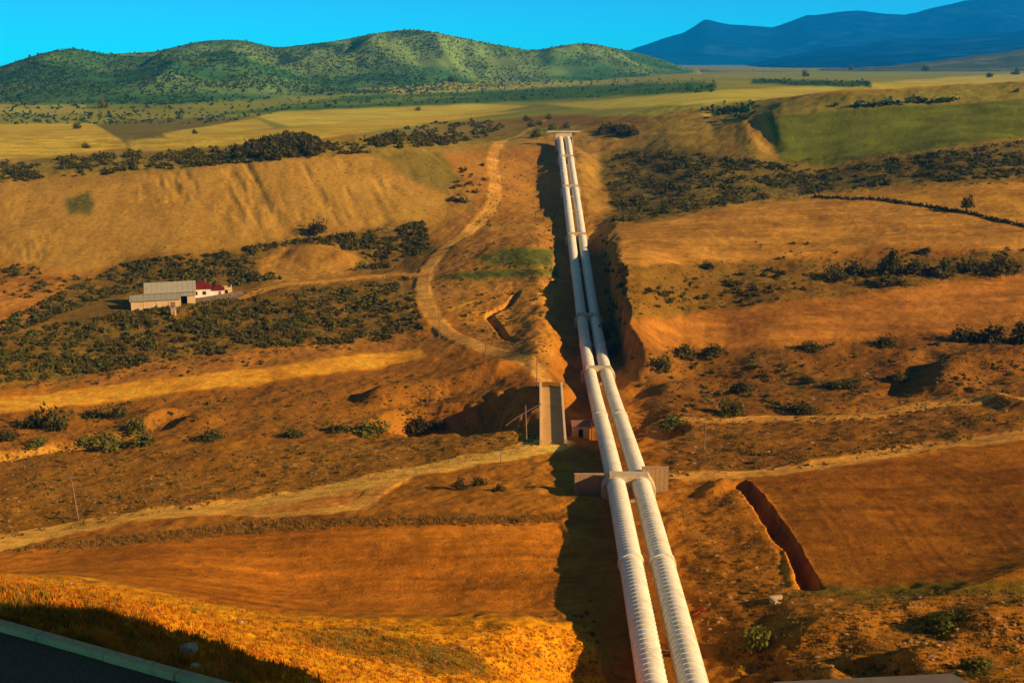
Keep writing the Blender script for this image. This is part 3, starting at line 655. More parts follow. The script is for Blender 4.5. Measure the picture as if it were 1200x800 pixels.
# ------------------------------------------------------------------ pipes
def P_at(Y, dx_=0.0): return np.array([pipe_x(Y) + dx_, Y, pipe_z(Y)])
RING = None
def ring_mesh(r0, r1, w_, seg=28):
    an = np.linspace(0, 2 * math.pi, seg, endpoint=False); V = []
    for y_, r_ in ((-w_ / 2, r0), (-w_ / 2, r1), (w_ / 2, r1), (w_ / 2, r0)):
        V.append(np.stack([np.cos(an) * r_, np.full(seg, y_), np.sin(an) * r_], -1))
    V = np.vstack(V); idx = np.arange(seg); nx = (idx + 1) % seg
    return V, np.vstack([np.stack([k_ * seg + idx, (k_ + 1) * seg + idx, (k_ + 1) * seg + nx, k_ * seg + nx], -1) for k_ in range(3)])
rv, rf = ring_mesh(RP - .02, RP + .065, .18); ring_me = mesh_np('stiffening_ring', rv, rf); ring_me.materials.append(M_PIPE)
cv, cf = ring_mesh(RP - .02, RP + .20, 1.3, 32); collar_me = mesh_np('expansion_collar', cv, cf); collar_me.materials.append(M_PIPE)
BLOCK_ROWS = [567, 437, 374, 278, 221.5, 186]
COLLAR_ROWS = [661, 490, 404, 318, 249, 203]
blkY = [pipe_Y_at_row(r) for r in BLOCK_ROWS]; colY = [pipe_Y_at_row(r) for r in COLLAR_ROWS]
print('block Y', np.round(blkY, 1)); START, END = 82.0, pipe_Y_at_row(163)
print('pipe end', END, pipe_z(END))
for k_, dx_ in enumerate((0.0, GAP)):
    root = empty('water_pipeline', tuple(P_at(START, dx_) - np.array([0, 0, RP])))
    tag(root, ('left one of the twin white ribbed pipelines, on the side of the small bridge', 'right one of the twin white ribbed pipelines, partly shaded by the cutting')[k_], 'pipeline', 'twin pipelines crossing the valley')
    org = np.array(root.location)
    cuts = [START] + sorted(blkY + colY) + [END]
    for a_, b_ in zip(cuts[:-1], cuts[1:]):
        ys = np.linspace(a_, b_, max(3, int((b_ - a_) / 3)))
        path = np.array([P_at(y, dx_) for y in ys]) - org
        V, Fq = tube_np(path, RP, 40); new_obj('pipe_section', mesh_np('pipe_section', V, Fq, True), M_PIPE, root)
    Yc = START + 6; cnt = 0
    while cnt < 296 and Yc < 440:
        if min(abs(Yc - b_) for b_ in blkY + colY) > 1.25:
            o = new_obj('stiffening_ring', ring_me, None, root); o.location = P_at(Yc, dx_) - org
            sl_ = (pipe_z(Yc + 1) - pipe_z(Yc - 1)) / 2; o.rotation_euler = (math.atan(sl_), 0, math.atan(-B1)); cnt += 1
        Yc += 1.15
    for y in colY:
        o = new_obj('expansion_collar', collar_me, None, root); o.location = P_at(y, dx_) - org
        sl_ = (pipe_z(y + 1) - pipe_z(y - 1)) / 2; o.rotation_euler = (math.atan(sl_), 0, math.atan(-B1))
# anchor blocks
ORD = ['nearest anchor block, beside the two plank-marked retaining walls', 'second anchor block from the front, just past the bridge',
       'third anchor block, at the lower end of the shaded cutting', 'fourth anchor block, at the upper end of the shaded cutting',
       'fifth anchor block, on the upper slope below the last one', 'last anchor block before the intake on the plateau edge']
for i_, y in enumerate(blkY):
    zc = pipe_z(y); xc = pipe_x(y) + GAP / 2; hw = GAP / 2 + RP
    gz = float(np.min(height([xc - hw, xc, xc + hw], [y, y, y]))) - 0.8 - zc
    wd = 1.25 if i_ == 0 else 1.05
    prof_ = [(-hw - .75, gz), (-hw - .75, -.1), (-hw + .35, 1.75), (hw - .35, 1.75), (hw + .75, -.1), (hw + .75, gz)]
    bm = bmesh.new(); va = [bm.verts.new((px_, -wd, pz_)) for px_, pz_ in prof_]; vb = [bm.verts.new((px_, wd, pz_)) for px_, pz_ in prof_]
    bm.faces.new(va); bm.faces.new(vb[::-1])
    for q_ in range(6): bm.faces.new((va[q_], vb[q_], vb[(q_ + 1) % 6], va[(q_ + 1) % 6]))
    bmesh.ops.recalc_face_normals(bm, faces=bm.faces); bmesh.ops.bevel(bm, geom=list(bm.edges), offset=.08, segments=1, affect='EDGES')
    root = empty('anchor_block', (xc, y, zc + gz), math.atan(-B1)); tag(root, 'concrete ' + ORD[i_], 'anchor block', 'anchor blocks holding the twin pipes')
    sl_ = math.atan((pipe_z(y + 1) - pipe_z(y - 1)) / 2)
    o = new_obj('block', mesh_bm('block', bm), M_CONC, root); o.location = (0, 0, -gz)
    for sx in (-GAP / 2, GAP / 2):
        V, Fq = ring_mesh(RP + .01, RP + .30, .22, 32); o = new_obj('pipe_rim', mesh_np('pipe_rim', V, Fq), M_CONC, root); o.location = (sx, -wd - .05, -gz - wd * math.tan(sl_)); o.rotation_euler = (sl_, 0, 0)
# retaining walls either side of the nearest block
y = blkY[0]; zc = pipe_z(y)
M_WALL = solid('board_marked_concrete', (.44, .28, .12), .25, 1.4, .95, (.30, .18, .08), .03)
def plank_wall(px0, px1, row_top, row_bot, Yw, label):
    a_ = at_Y(px0, row_bot, Yw); b_ = at_Y(px1, row_bot, Yw); t_ = at_Y(px0, row_top, Yw)
    g = float(min(height(a_[0], Yw), height(b_[0], Yw))) - .6
    root = empty('retaining_wall', (a_[0], Yw, min(a_[2], g))); tag(root, label, 'wall', 'retaining walls beside the pipes')
    L_ = b_[0] - a_[0]; k_ = max(4, int(round(L_ / .75))); h_ = t_[2] - root.location.z
    new_obj('wall_core', box_mesh('wall_core', 0, L_, .02, .42, 0, h_ - .04), M_WALL, root)
    for q_ in range(k_):
        x0_ = L_ * q_ / k_ + .02; x1_ = L_ * (q_ + 1) / k_ - .02; dd = random.uniform(0, .035)
        new_obj('panel', box_mesh('panel', x0_, x1_, -.07 - dd, .018, 0, h_ - random.uniform(0, .03), .012), M_WALL, root)
    new_obj('coping', box_mesh('coping', -.05, L_ + .05, -.12, .5, h_ + .0, h_ + .12, .02), M_WALL, root)
plank_wall(673, 707, 556, 574, y + 2.2, 'grey concrete retaining wall left of the nearest anchor block, half in shadow')
plank_wall(752, 783, 548, 567, y + 2.2, 'sunlit retaining wall of vertical panels right of the nearest anchor block')
# intake on the plateau edge
ye = END; xe = pipe_x(ye) + GAP / 2; ze = float(pipe_z(ye)); ge = float(height(xe, ye)) - 2
root = empty('intake_block', (xe, ye, ge)); tag(root, 'pale concrete intake block with thin deck at the far top end of the pipes', 'intake')
new_obj('block', box_mesh('block', -4.3, 4.3, -.5, 5, 0, ze + 3.4 - ge, .1), M_PAR, root)
new_obj('deck', box_mesh('deck', -8.5, 8.5, -1.0, 5.5, ze + 3.404 - ge, ze + 3.85 - ge, .05), M_PAR, root)
for sx in (-1, 1):
    bm = bmesh.new(); bm_box(bm, 4.3 * sx - .25, 4.3 * sx + .25, -5, -.52, 0, ze + 1.2 - ge, .03); new_obj('wing_wall', mesh_bm('wing_wall', bm), M_CONC, root)

# ------------------------------------------------------------------ bridge over the gully
bang = math.atan2(bdir[1], bdir[0]) - math.pi / 2
root = empty('bridge', (BR0[0], BR0[1], -71.0), bang); tag(root, 'narrow concrete bridge with two pale parapets over the dark gully', 'bridge')
new_obj('deck', box_mesh('deck', -2.35, 2.35, -1, BLEN + 1, -.75, .03, .03), M_DECK, root)
for sx in (-1, 1):
    pr_ = new_obj('parapet', box_mesh('parapet', 2.36 * sx - .16 + .0, 2.36 * sx + .16, -1, BLEN + 1, -.35, .98, .02), M_PAR, root)
    new_obj('coping', box_mesh('coping', 2.36 * sx - .22, 2.36 * sx + .22, -1.1, BLEN + 1.1, .983, 1.10, .02), M_PAR, pr_)
    for yy in (-1.1, BLEN + 1.1):
        new_obj('end_post', box_mesh('end_post', 2.36 * sx - .27, 2.36 * sx + .27, yy - .27, yy + .27, -.5, 1.22, .03), M_CONC, root)
gb = float(height(BR0[0] + bdir[0] * BLEN * .5, BR0[1] + bdir[1] * BLEN * .5)) + 71.0
for yy in (-.2, BLEN + .2):
    new_obj('abutment', box_mesh('abutment', -2.3, 2.3, yy - .9, yy + .9, gb - .5, -.752), M_CONC, root)
for yy in (BLEN * .33, BLEN * .67):
    g_ = float(height(BR0[0] + bdir[0] * yy, BR0[1] + bdir[1] * yy)) + 71.0
    new_obj('pier', box_mesh('pier', -1.8, 1.8, yy - .4, yy + .4, g_ - .8, -.752, .04), M_CONC, root)

# ------------------------------------------------------------------ kerb, slab, small things
root = empty('kerb', (k0[0], k0[1], -16.65), math.atan2(kd[1], kd[0])); tag(root, 'pale worn concrete kerb along the dark gravel road', 'kerb', kind='structure')
xk = -14.0
while xk < 22:
    L_ = 2.6 + random.uniform(-.05, .05)
    o = new_obj('kerb_stone', box_mesh('kerb_stone', 0, L_ - .03, -.06, .28, -.4, .20 + random.uniform(-.01, .01), .02), M_KERB, root)
    o.location = (xk, random.uniform(-.015, .015), 0); o.rotation_euler = (0, 0, random.uniform(-.004, .004)); xk += L_
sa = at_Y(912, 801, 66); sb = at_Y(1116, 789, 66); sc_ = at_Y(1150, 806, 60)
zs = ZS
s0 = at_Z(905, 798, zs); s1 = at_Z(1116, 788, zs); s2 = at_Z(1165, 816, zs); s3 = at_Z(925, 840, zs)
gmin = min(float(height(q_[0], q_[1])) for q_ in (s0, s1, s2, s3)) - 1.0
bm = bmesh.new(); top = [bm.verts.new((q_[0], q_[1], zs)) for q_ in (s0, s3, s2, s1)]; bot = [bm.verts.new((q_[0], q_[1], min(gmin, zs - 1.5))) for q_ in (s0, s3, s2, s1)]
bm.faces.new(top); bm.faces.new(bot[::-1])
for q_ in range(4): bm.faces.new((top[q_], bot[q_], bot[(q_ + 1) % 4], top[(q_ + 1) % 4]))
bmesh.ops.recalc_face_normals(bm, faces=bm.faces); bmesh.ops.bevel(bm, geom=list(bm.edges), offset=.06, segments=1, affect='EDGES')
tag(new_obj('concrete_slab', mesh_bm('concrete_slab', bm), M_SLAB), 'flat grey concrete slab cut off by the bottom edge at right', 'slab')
# culvert headwall
h0 = unproject(903, 706)[0]
root = empty('culvert_headwall', tuple(h0)); tag(root, 'small pale L-shaped concrete headwall at the end of the ditch', 'headwall'); root.rotation_euler = (0, 0, .25)
root.scale = (.8, .8, .8)
new_obj('cap', box_mesh('cap', -.1, 1.9, -.1, .45, .45, .95, .03), M_CONC, root)
new_obj('wing', box_mesh('wing', -.1, .45, -1.5, -.102, -.4, .95, .03), M_CONC, root)
new_obj('base', box_mesh('base', 0, 1.8, 0, .4, -.6, .448, .03), M_CONC, root)
V, Fq = tube_np([at_Y(592, 499, 212), at_Y(600, 493, 214), at_Y(610, 486, 216), at_Y(634, 473, 221)], .13, 8)
o = new_obj('drain_pipe', mesh_np('drain_pipe', V - V[0], Fq, True), M_BARK); o.location = tuple(V[0]); tag(o, 'thin brown pipe slanting from the bridge down into the dark gully', 'pipe')
# red rod by the pipes
r0 = unproject(812, 722)[0]; r1 = unproject(828, 713)[0]
V, Fq = tube_np([r0 + np.array([0, 0, .1]), r0 * .5 + r1 * .5 + np.array([0, 0, .22]), r1 + np.array([0, 0, .12])], .07, 8)
V -= r0; o = new_obj('red_hose', mesh_np('red_hose', V, Fq, True), M_ROD); o.location = tuple(r0); tag(o, 'short red hose lying on the bank right of the pipes', 'hose')
# pale stones in the foreground shade
def rock_mesh(name, r, seed):
    rg = random.Random(seed); bm = bmesh.new(); bmesh.ops.create_icosphere(bm, subdivisions=2, radius=r)
    for v in bm.verts: v.co *= 1 + .35 * (rg.random() - .5); v.co.z *= .7
    return mesh_bm(name, bm)
for i_, (px_, py_, r_, lab) in enumerate(((220, 762, .32, 'pale boulder in the foreground shade below the kerb'), (228, 781, .18, 'small pale stone just below the boulder in the foreground shade'),
        (282, 727, .2, 'pale stone on the golden grass slope'), (83, 681, .16, 'tiny pale stone at the top of the golden grass slope'))):
    q_ = unproject(px_, py_ + 3)[0]; o = new_obj('stone', rock_mesh('stone', r_, 40 + i_), M_CONC); o.location = (q_[0], q_[1], q_[2] + r_ * .35); tag(o, lab, 'stone', 'pale stones on the near slope')

ICO = rock_mesh('loose_stone', 1.0, 3); nvi = len(ICO.vertices); IV = np.empty(nvi * 3, np.float32); ICO.vertices.foreach_get('co', IV); IV = IV.reshape(-1, 3); IFc = np.array([list(p_.vertices) for p_ in ICO.polygons])
def loose_stones(polys, label):
    HV = []; HF = []; off = 0
    for poly, num, a_, b_ in polys:
        pts = sample_poly(poly, num); q_ = unproject(pts[:, 0], pts[:, 1])
        for c_ in q_:
            if abs(c_[0] - pipe_x(c_[1]) - 2) < 3.6: continue
            r_ = a_ + (b_ - a_) * random.random() ** 3; an = random.uniform(0, 6.28); ca, sa_ = math.cos(an), math.sin(an)
            W = np.stack([IV[:, 0] * ca - IV[:, 1] * sa_, IV[:, 0] * sa_ + IV[:, 1] * ca, IV[:, 2]], -1) * r_ * np.array([1.3, .9, .9]); HV.append(W + c_); HF.append(IFc + off); off += nvi
    tag(new_obj('loose_stones', mesh_np('loose_stones', np.vstack(HV), np.vstack(HF)), M_ROCK), label, 'stones', kind='stuff')
M_ROCK = solid('field_rock', (.36, .20, .08), .3, 2, .95, (.30, .17, .07), .03)
def sample_poly(poly, num, rg=RNG):
    p = np.array(poly, float); lo, hi = p.min(0), p.max(0); out = []
    while len(out) < num:
        c_ = lo + (hi - lo) * rg.random((num * 3, 2)); ins = np.zeros(len(c_), bool)
        for (ax, ay), (bx, by) in zip(p, np.roll(p, -1, 0)):
            if ay != by: ins ^= ((ay > c_[:, 1]) != (by > c_[:, 1])) & (c_[:, 0] < (bx - ax) * (c_[:, 1] - ay) / (by - ay) + ax)
        out.extend(c_[ins].tolist())
    return np.array(out[:num])
loose_stones([([(780,575),(900,560),(950,700),(880,790),(830,770)], 240, .05, .28), ([(950,700),(1200,690),(1200,790),(960,790)], 260, .05, .3), ([(300,730),(690,740),(700,795),(450,798)], 160, .04, .18),
              ([(0,540),(300,525),(600,510),(620,524),(300,585),(0,630)], 300, .06, .3), ([(760,420),(1200,400),(1200,500),(950,545),(780,555)], 320, .08, .4), ([(560,400),(650,330),(650,440)], 70, .1, .4), ([(60,655),(650,615),(690,712),(250,700)], 90, .04, .12)], 'loose brown stones scattered over the valley floor')
# ------------------------------------------------------------------ poles
def pole(px, base, top, lean, label, arm=True, r=.11):
    b_ = unproject(px, base)[0]; cdep = b_[1] * CP - b_[2] * SP; h_ = (base - top) * cdep / F / CP
    root = empty('utility_pole', (b_[0], b_[1], b_[2] - .3)); tag(root, label, 'pole', 'wooden utility poles'); root.rotation_euler = (0, lean, random.uniform(-.3, .3))
    V, Fq = tube_np([(0, 0, 0), (0, 0, h_ * .5), (0, 0, h_ + .3)], [r * 1.25, r, r * .75], 8); new_obj('shaft', mesh_np('shaft', V, Fq, True), M_WOOD, root)
    if arm:
        ar = new_obj('cross_arm', box_mesh('cross_arm', -.65, .65, -.16, -.05, h_ - .15, h_ + .0, .01), M_WOOD, root)
        for sx in (-.5, .5): new_obj('insulator', box_mesh('insulator', sx - .05, sx + .05, -.15, -.06, h_ + .003, h_ + .17, .02), M_STEEL, ar)
pole(617, 517, 474, -.03, 'utility pole standing left of the near end of the bridge', False, .14)
pole(92, 608, 556, -.07, 'leaning utility pole above the road at the left', True, .1)
pole(825, 528, 489, 0, 'utility pole in the scrub right of the pipes', False)
pole(515, 398, 355, 0, 'tall pole beside the bend of the uphill road', False)
pole(569, 427, 382, 0, 'thin pole below the uphill road near the erosion gully', False)
pole(629, 455, 421, 0, 'pole at the far end of the bridge', False, .09)
pole(471, 348, 325, 0, 'short pole at the fork of the farm track', False, .09)
pole(342, 345, 329, 0, 'small pole beside the track to the farm', False, .09)
pole(587, 540, 525, 0, 'short post on the road side before the bridge', False, .07)

# ------------------------------------------------------------------ farm
fd = FARM[1] - FARM[0]; fang = math.atan2(fd[1], fd[0]); PXM = 0.275
def farm_root(name, px, py, label, cat):
    q_ = unproject(px, py)[0]; r_ = empty(name, (q_[0], q_[1], q_[2] - .25), fang); tag(r_, label, cat, 'farm buildings on the left slope'); return r_
def roof_slab(name, x0, x1, y0, z0, y1, z1, th, mat, parent, ribs=0):
    bm = bmesh.new(); v = [bm.verts.new(c_) for c_ in ((x0, y0, z0), (x1, y0, z0), (x1, y1, z1), (x0, y1, z1), (x0, y0, z0 + th), (x1, y0, z0 + th), (x1, y1, z1 + th), (x0, y1, z1 + th))]
    for f_ in ((3, 2, 1, 0), (4, 5, 6, 7), (0, 1, 5, 4), (1, 2, 6, 5), (2, 3, 7, 6), (3, 0, 4, 7)): bm.faces.new([v[i] for i in f_])
    r_ = new_obj(name, mesh_bm(name, bm), mat, parent)
    for q_ in range(ribs):
        xx = x0 + (x1 - x0) * (q_ + .5) / ribs; bm = bmesh.new()
        vv_ = [bm.verts.new(c_) for c_ in ((xx - .06, y0, z0 + th), (xx + .06, y0, z0 + th), (xx + .06, y1, z1 + th), (xx - .06, y1, z1 + th), (xx - .06, y0, z0 + th + .06), (xx + .06, y0, z0 + th + .06), (xx + .06, y1, z1 + th + .06), (xx - .06, y1, z1 + th + .06))]
        for f_ in ((4, 5, 6, 7), (0, 1, 5, 4), (1, 2, 6, 5), (2, 3, 7, 6), (3, 0, 4, 7)): bm.faces.new([vv_[i] for i in f_])
        new_obj('sheet_seam', mesh_bm('sheet_seam', bm), mat, r_)
    return r_
# barn: main hall, lean-to in front
b = farm_root('barn', 154, 364, 'long ochre barn with pale metal roof and front lean-to', 'barn')
LW = 14.6
new_obj('lean_to_wall', box_mesh('lean_to_wall', 0, LW, 0, .3, 0, 3.1), M_PLASTER, b)
new_obj('lean_to_side', box_mesh('lean_to_side', 0, .3, .303, 4.5, 0, 3.1), M_PLASTER, b)
for xx in (3.6, 7.4, 11): new_obj('pilaster', box_mesh('pilaster', xx, xx + .3, -.1, -.003, 0, 3.05), M_PLASTER, b)
d_ = new_obj('door', box_mesh('door', 11.6, 13.0, -.06, -.004, .1, 2.3), M_DOOR, b); new_obj('handle', box_mesh('handle', 12.75, 12.85, -.12, -.062, 1.1, 1.3), M_STEEL, d_)
roof_slab('lean_to_roof', -.4, LW + .1, -.5, 3.1, 4.6, 4.0, .12, M_SHEET, b, 9)
new_obj('hall_wall', box_mesh('hall_wall', 4.2, 19.0, 4.65, 4.95, 0, 4.5), M_PLASTER, b)
new_obj('gable_wall', box_mesh('gable_wall', 18.7, 19.0, 4.953, 12.4, 0, 4.5), M_PLASTER, b)
new_obj('gable_wall', box_mesh('gable_wall', 4.2, 4.5, 4.953, 12.4, 0, 4.5), M_PLASTER, b)
new_obj('rear_wall', box_mesh('rear_wall', 4.503, 18.697, 12.1, 12.4, 0, 4.5), M_PLASTER, b)
for xx in (4.2, 18.7):
    bm = bmesh.new(); v = [bm.verts.new(c_) for c_ in ((xx, 4.65, 4.502), (xx, 12.4, 4.502), (xx, 8.5, 6.9), (xx + .3, 4.65, 4.502), (xx + .3, 12.4, 4.502), (xx + .3, 8.5, 6.9))]
    for f_ in ((0, 2, 1), (3, 4, 5), (0, 3, 5, 2), (2, 5, 4, 1)): bm.faces.new([v[i] for i in f_])
    new_obj('gable', mesh_bm('gable', bm), M_PLASTER, b)
roof_slab('roof', 3.8, 19.4, 4.2, 4.3, 8.5, 6.95, .12, M_SHEET, b, 10)
roof_slab('roof', 3.8, 19.4, 8.53, 6.95, 12.8, 4.3, .12, M_SHEET, b, 10)
new_obj('dark_doorway_panel', box_mesh('dark_doorway_panel', 14.95, 16.5, 4.55, 4.647, .1, 3.0), M_DARK, b)  # dark panel on the solid wall stands in for the unlit doorway
new_obj('porch_wall', box_mesh('porch_wall', 16.6, 19.0, 3.2, 3.5, 0, 3.3), M_PLASTER, b)
roof_slab('porch_roof', LW + .2, 19.3, 2.9, 3.35, 4.6, 3.95, .1, M_SHEET, b, 3)
# white house
h = farm_root('farmhouse', 224, 350, 'small white farmhouse with dark red hipped roof and lower wing', 'house')
new_obj('wall', box_mesh('wall', 0, 6.2, 0, 5.6, 0, 3.3), M_WHITE, h)
def hip(name, x0, x1, y0, y1, z0, z1, parent):
    bm = bmesh.new(); cx_ = (x0 + x1) / 2; cy2 = (y0 + y1) / 2; rl = max(0.3, (x1 - x0 - (y1 - y0)) / 2)
    v = [bm.verts.new(c_) for c_ in ((x0, y0, z0), (x1, y0, z0), (x1, y1, z0), (x0, y1, z0), (cx_ - rl, cy2, z1), (cx_ + rl, cy2, z1))]
    for f_ in ((3, 2, 1, 0), (0, 1, 5, 4), (2, 3, 4, 5), (1, 2, 5), (3, 0, 4)): bm.faces.new([v[i] for i in f_])
    return new_obj(name, mesh_bm(name, bm), M_RED, parent)
rf_ = hip('roof', -.5, 6.7, -.5, 6.1, 3.303, 5.6, h); new_obj('chimney', box_mesh('chimney', 4.4, 4.9, 3.2, 3.7, 4.3, 6.0), M_STONE, rf_)
for xx in (1.0, 3.6):
    wn_ = new_obj('window', box_mesh('window', xx, xx + 1.15, -.05, -.004, 1.3, 2.5), M_WINF, h)
    for q_ in range(2): new_obj('pane', box_mesh('pane', xx + .1 + q_ * .52, xx + .53 + q_ * .52, -.075, -.053, 1.4, 2.4), M_DARK, wn_)
new_obj('wing_wall', box_mesh('wing_wall', 6.203, 10.2, .6, 5.0, 0, 2.5), M_WHITE, h)
hip('wing_roof', 6.1, 10.6, .2, 5.4, 2.503, 4.0, h)
dd_ = new_obj('door', box_mesh('door', 8.6, 9.4, .54, .597, .1, 2.1), M_DOOR, h)
# valve hut by the pipes
vq = unproject(671, 512)[0]; vh = empty('valve_hut', (vq[0], vq[1], vq[2] - .6)); tag(vh, 'small orange brown hut between the bridge and the left pipe', 'hut')
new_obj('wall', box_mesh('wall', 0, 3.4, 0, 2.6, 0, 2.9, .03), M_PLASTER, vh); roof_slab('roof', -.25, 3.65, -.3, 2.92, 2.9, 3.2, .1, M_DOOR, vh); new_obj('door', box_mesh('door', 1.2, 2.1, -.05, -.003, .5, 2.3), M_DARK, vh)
new_obj('gate_post', box_mesh('gate_post', 3.75, 3.92, -.1, .07, 0, 3.6, .02), M_PAR, vh)
# roofless ruin
r = farm_root('roofless_shed', 254, 346, 'small roofless ochre shed with two dark openings beside the farmhouse', 'shed')
new_obj('wall', box_mesh('wall', 0, 5.0, 0, .35, 0, 2.7), M_PLASTER, r); new_obj('wall', box_mesh('wall', 0, .35, .353, 3.6, 0, 2.5), M_PLASTER, r)
new_obj('wall', box_mesh('wall', 4.65, 5.0, .353, 3.6, 0, 2.9), M_PLASTER, r); new_obj('wall', box_mesh('wall', .353, 4.647, 3.25, 3.6, 0, 2.6), M_PLASTER, r)
for xx in (.5, 2.7): new_obj('dark_doorway_panel', box_mesh('dark_doorway_panel', xx, xx + .9, -.02, -.003, .1, 1.9), M_DARK, r)  # dark sheets on the front wall, painting the shade inside the doorways
# outhouse with pipe
oh = farm_root('outhouse', 201, 370, 'tiny pale outhouse standing in front of the barn', 'outhouse')
new_obj('wall', box_mesh('wall', 0, 1.4, 0, 1.4, 0, 2.1, .03), M_PLASTER, oh); roof_slab('roof', -.15, 1.55, -.15, 2.12, 1.55, 2.4, .08, M_SHEET, oh)
new_obj('door', box_mesh('door', .4, 1.0, -.04, -.003, .1, 1.8), M_DOOR, oh)
# stone yard wall: stones as pieces
sw = farm_root('stone_wall', 222, 354, 'long low grey stone yard wall right of the barn', 'wall')
q_ = unproject([222, 284], [354, 347]); L_ = np.linalg.norm((q_[1] - q_[0])[:2]); sw.rotation_euler = (0, 0, math.atan2(*(q_[1] - q_[0])[[1, 0]])); dz_ = (q_[1][2] - q_[0][2]) / L_
sm = [rock_mesh('wall_stone', .5, 70 + i) for i in range(5)]
for m_ in sm: m_.materials.append(M_STONE)
new_obj('wall_core', box_mesh('wall_core', 0, L_, -.3, .3, -.3, 1.0), M_STONE, sw)
for q_ in range(int(L_ / .62)):
    for lay in range(2):
        o = new_obj('wall_stone', sm[(q_ * 2 + lay) % 5], None, sw); o.location = (.3 + q_ * .62 + .3 * lay + random.uniform(-.1, .1), -.12, .4 + lay * .62 + dz_ * q_ * .62); o.rotation_euler = (random.random() * 6, random.random() * 6, random.random() * 6); o.scale = (.8, .8, .85)

# ------------------------------------------------------------------ vegetation meshes
def leaf_cloud(nleaf, size, seed, clumps=7, flat=.75, hole=.25):
    """leaf quads in clumps through a unit crown: radius 1, base at z = 0"""
    rg = np.random.default_rng(seed)
    cpos = rg.normal(size=(clumps, 3)); cpos /= np.linalg.norm(cpos, axis=1, keepdims=True); cpos *= (.35 + .4 * rg.random((clumps, 1))); cpos[:, 2] = np.abs(cpos[:, 2])
    cr = .32 + .28 * rg.random(clumps); k_ = rg.integers(0, clumps, nleaf)
    dr = rg.normal(size=(nleaf, 3)); dr /= np.linalg.norm(dr, axis=1, keepdims=True)
    pos = cpos[k_] + dr * (cr[k_] * rg.random(nleaf) ** .45)[:, None]; pos[:, 2] = np.abs(pos[:, 2]) * flat * 1.6 + .03
    nrm = dr + .8 * rg.normal(size=(nleaf, 3)); nrm /= np.linalg.norm(nrm, axis=1, keepdims=True)
    t_ = np.cross(nrm, rg.normal(size=(nleaf, 3))); t_ /= np.linalg.norm(t_, axis=1, keepdims=True); b_ = np.cross(nrm, t_)
    sz = (size * (.6 + .8 * rg.random(nleaf)))[:, None]
    V = np.stack([pos - t_ * sz * .9, pos + b_ * sz * .55, pos + t_ * sz, pos - b_ * sz * .55], 1).reshape(-1, 3)
    V[:, 2] = np.maximum(V[:, 2], -.02)
    return V, np.arange(nleaf * 4).reshape(-1, 4)
SHR_V = [leaf_cloud(150, .21, 100 + i, 8) for i in range(6)]
SML_V = [leaf_cloud(24, .46, 300 + i, 6) for i in range(6)]
BIG_V = [leaf_cloud(420, .13, 500 + i, 13, .7) for i in range(6)]
def mesh_list(vl, nm, mat):
    out = []
    for V, Fq in vl: me = mesh_np(nm, V, Fq); me.materials.append(mat); out.append(me)
    return out
SHR_D = mesh_list(SHR_V, 'shrub', M_LEAF_D); SHR_G = mesh_list(SHR_V, 'shrub', M_LEAF_G)
CRN_D = mesh_list(BIG_V, 'crown', M_LEAF_D); CRN_G = mesh_list(BIG_V, 'crown', M_LEAF_G)
def trunk_mesh(seed):
    rg = random.Random(seed); Vs = []; Fs = []; off = 0
    def add(path, rad):
        nonlocal off
        V, Fq = tube_np(path, rad, 6); Vs.append(V); Fs.append(Fq + off); off += len(V)
    add([(0, 0, -.15), (.03, 0, .3), (-.02, .03, .8)], [.10, .075, .04])
    for k_ in range(5):
        a_ = k_ * 1.26 + rg.random(); z_ = .25 + .1 * k_
        add([(0, 0, z_), (.25 * math.cos(a_), .25 * math.sin(a_), z_ + .22), (.5 * math.cos(a_), .5 * math.sin(a_), z_ + .42)], [.045, .03, .012])
    return mesh_np('trunk', np.vstack(Vs), np.vstack(Fs), True)
TRK = [trunk_mesh(i) for i in range(3)]
for t_ in TRK: t_.materials.append(M_BARK)
def tree_at(px, base, hpx, wpx, label, group, green=False, clear=.18):
    q_ = unproject(px, base)[0]; cdep = q_[1] * CP - q_[2] * SP; h_ = hpx * cdep / F; rw = wpx * cdep / F / 2
    k_ = random.randrange(6); root = empty('tree', (q_[0], q_[1], q_[2] - .1), random.uniform(0, 6.28)); tag(root, label, 'tree', group)
    t = new_obj('trunk', TRK[k_ % 3], None, root); t.scale = (h_ * .5, h_ * .5, h_ * .75)
    c = new_obj('crown', (CRN_G if green else CRN_D)[k_], None, root); c.location = (0, 0, h_ * clear); c.scale = (rw * 1.05, rw * 1.05, h_ * (1 - clear) / 1.25)
def bush_at(px, base, hpx, wpx, label, group, green=False):
    q_ = unproject(px, base)[0]; cdep = q_[1] * CP - q_[2] * SP; h_ = hpx * cdep / F; rw = wpx * cdep / F / 2
    k_ = random.randrange(6); root = empty('bush', (q_[0], q_[1], q_[2] - .1), random.uniform(0, 6.28)); tag(root, label, 'bush', group)
    t = new_obj('stem', TRK[k_ % 3], None, root); t.scale = (h_ * .5, h_ * .5, h_ * .7)
    c = new_obj('foliage', (CRN_G if green else CRN_D)[k_], None, root); c.scale = (rw * 1.1, rw * 1.1, h_ / 1.2)

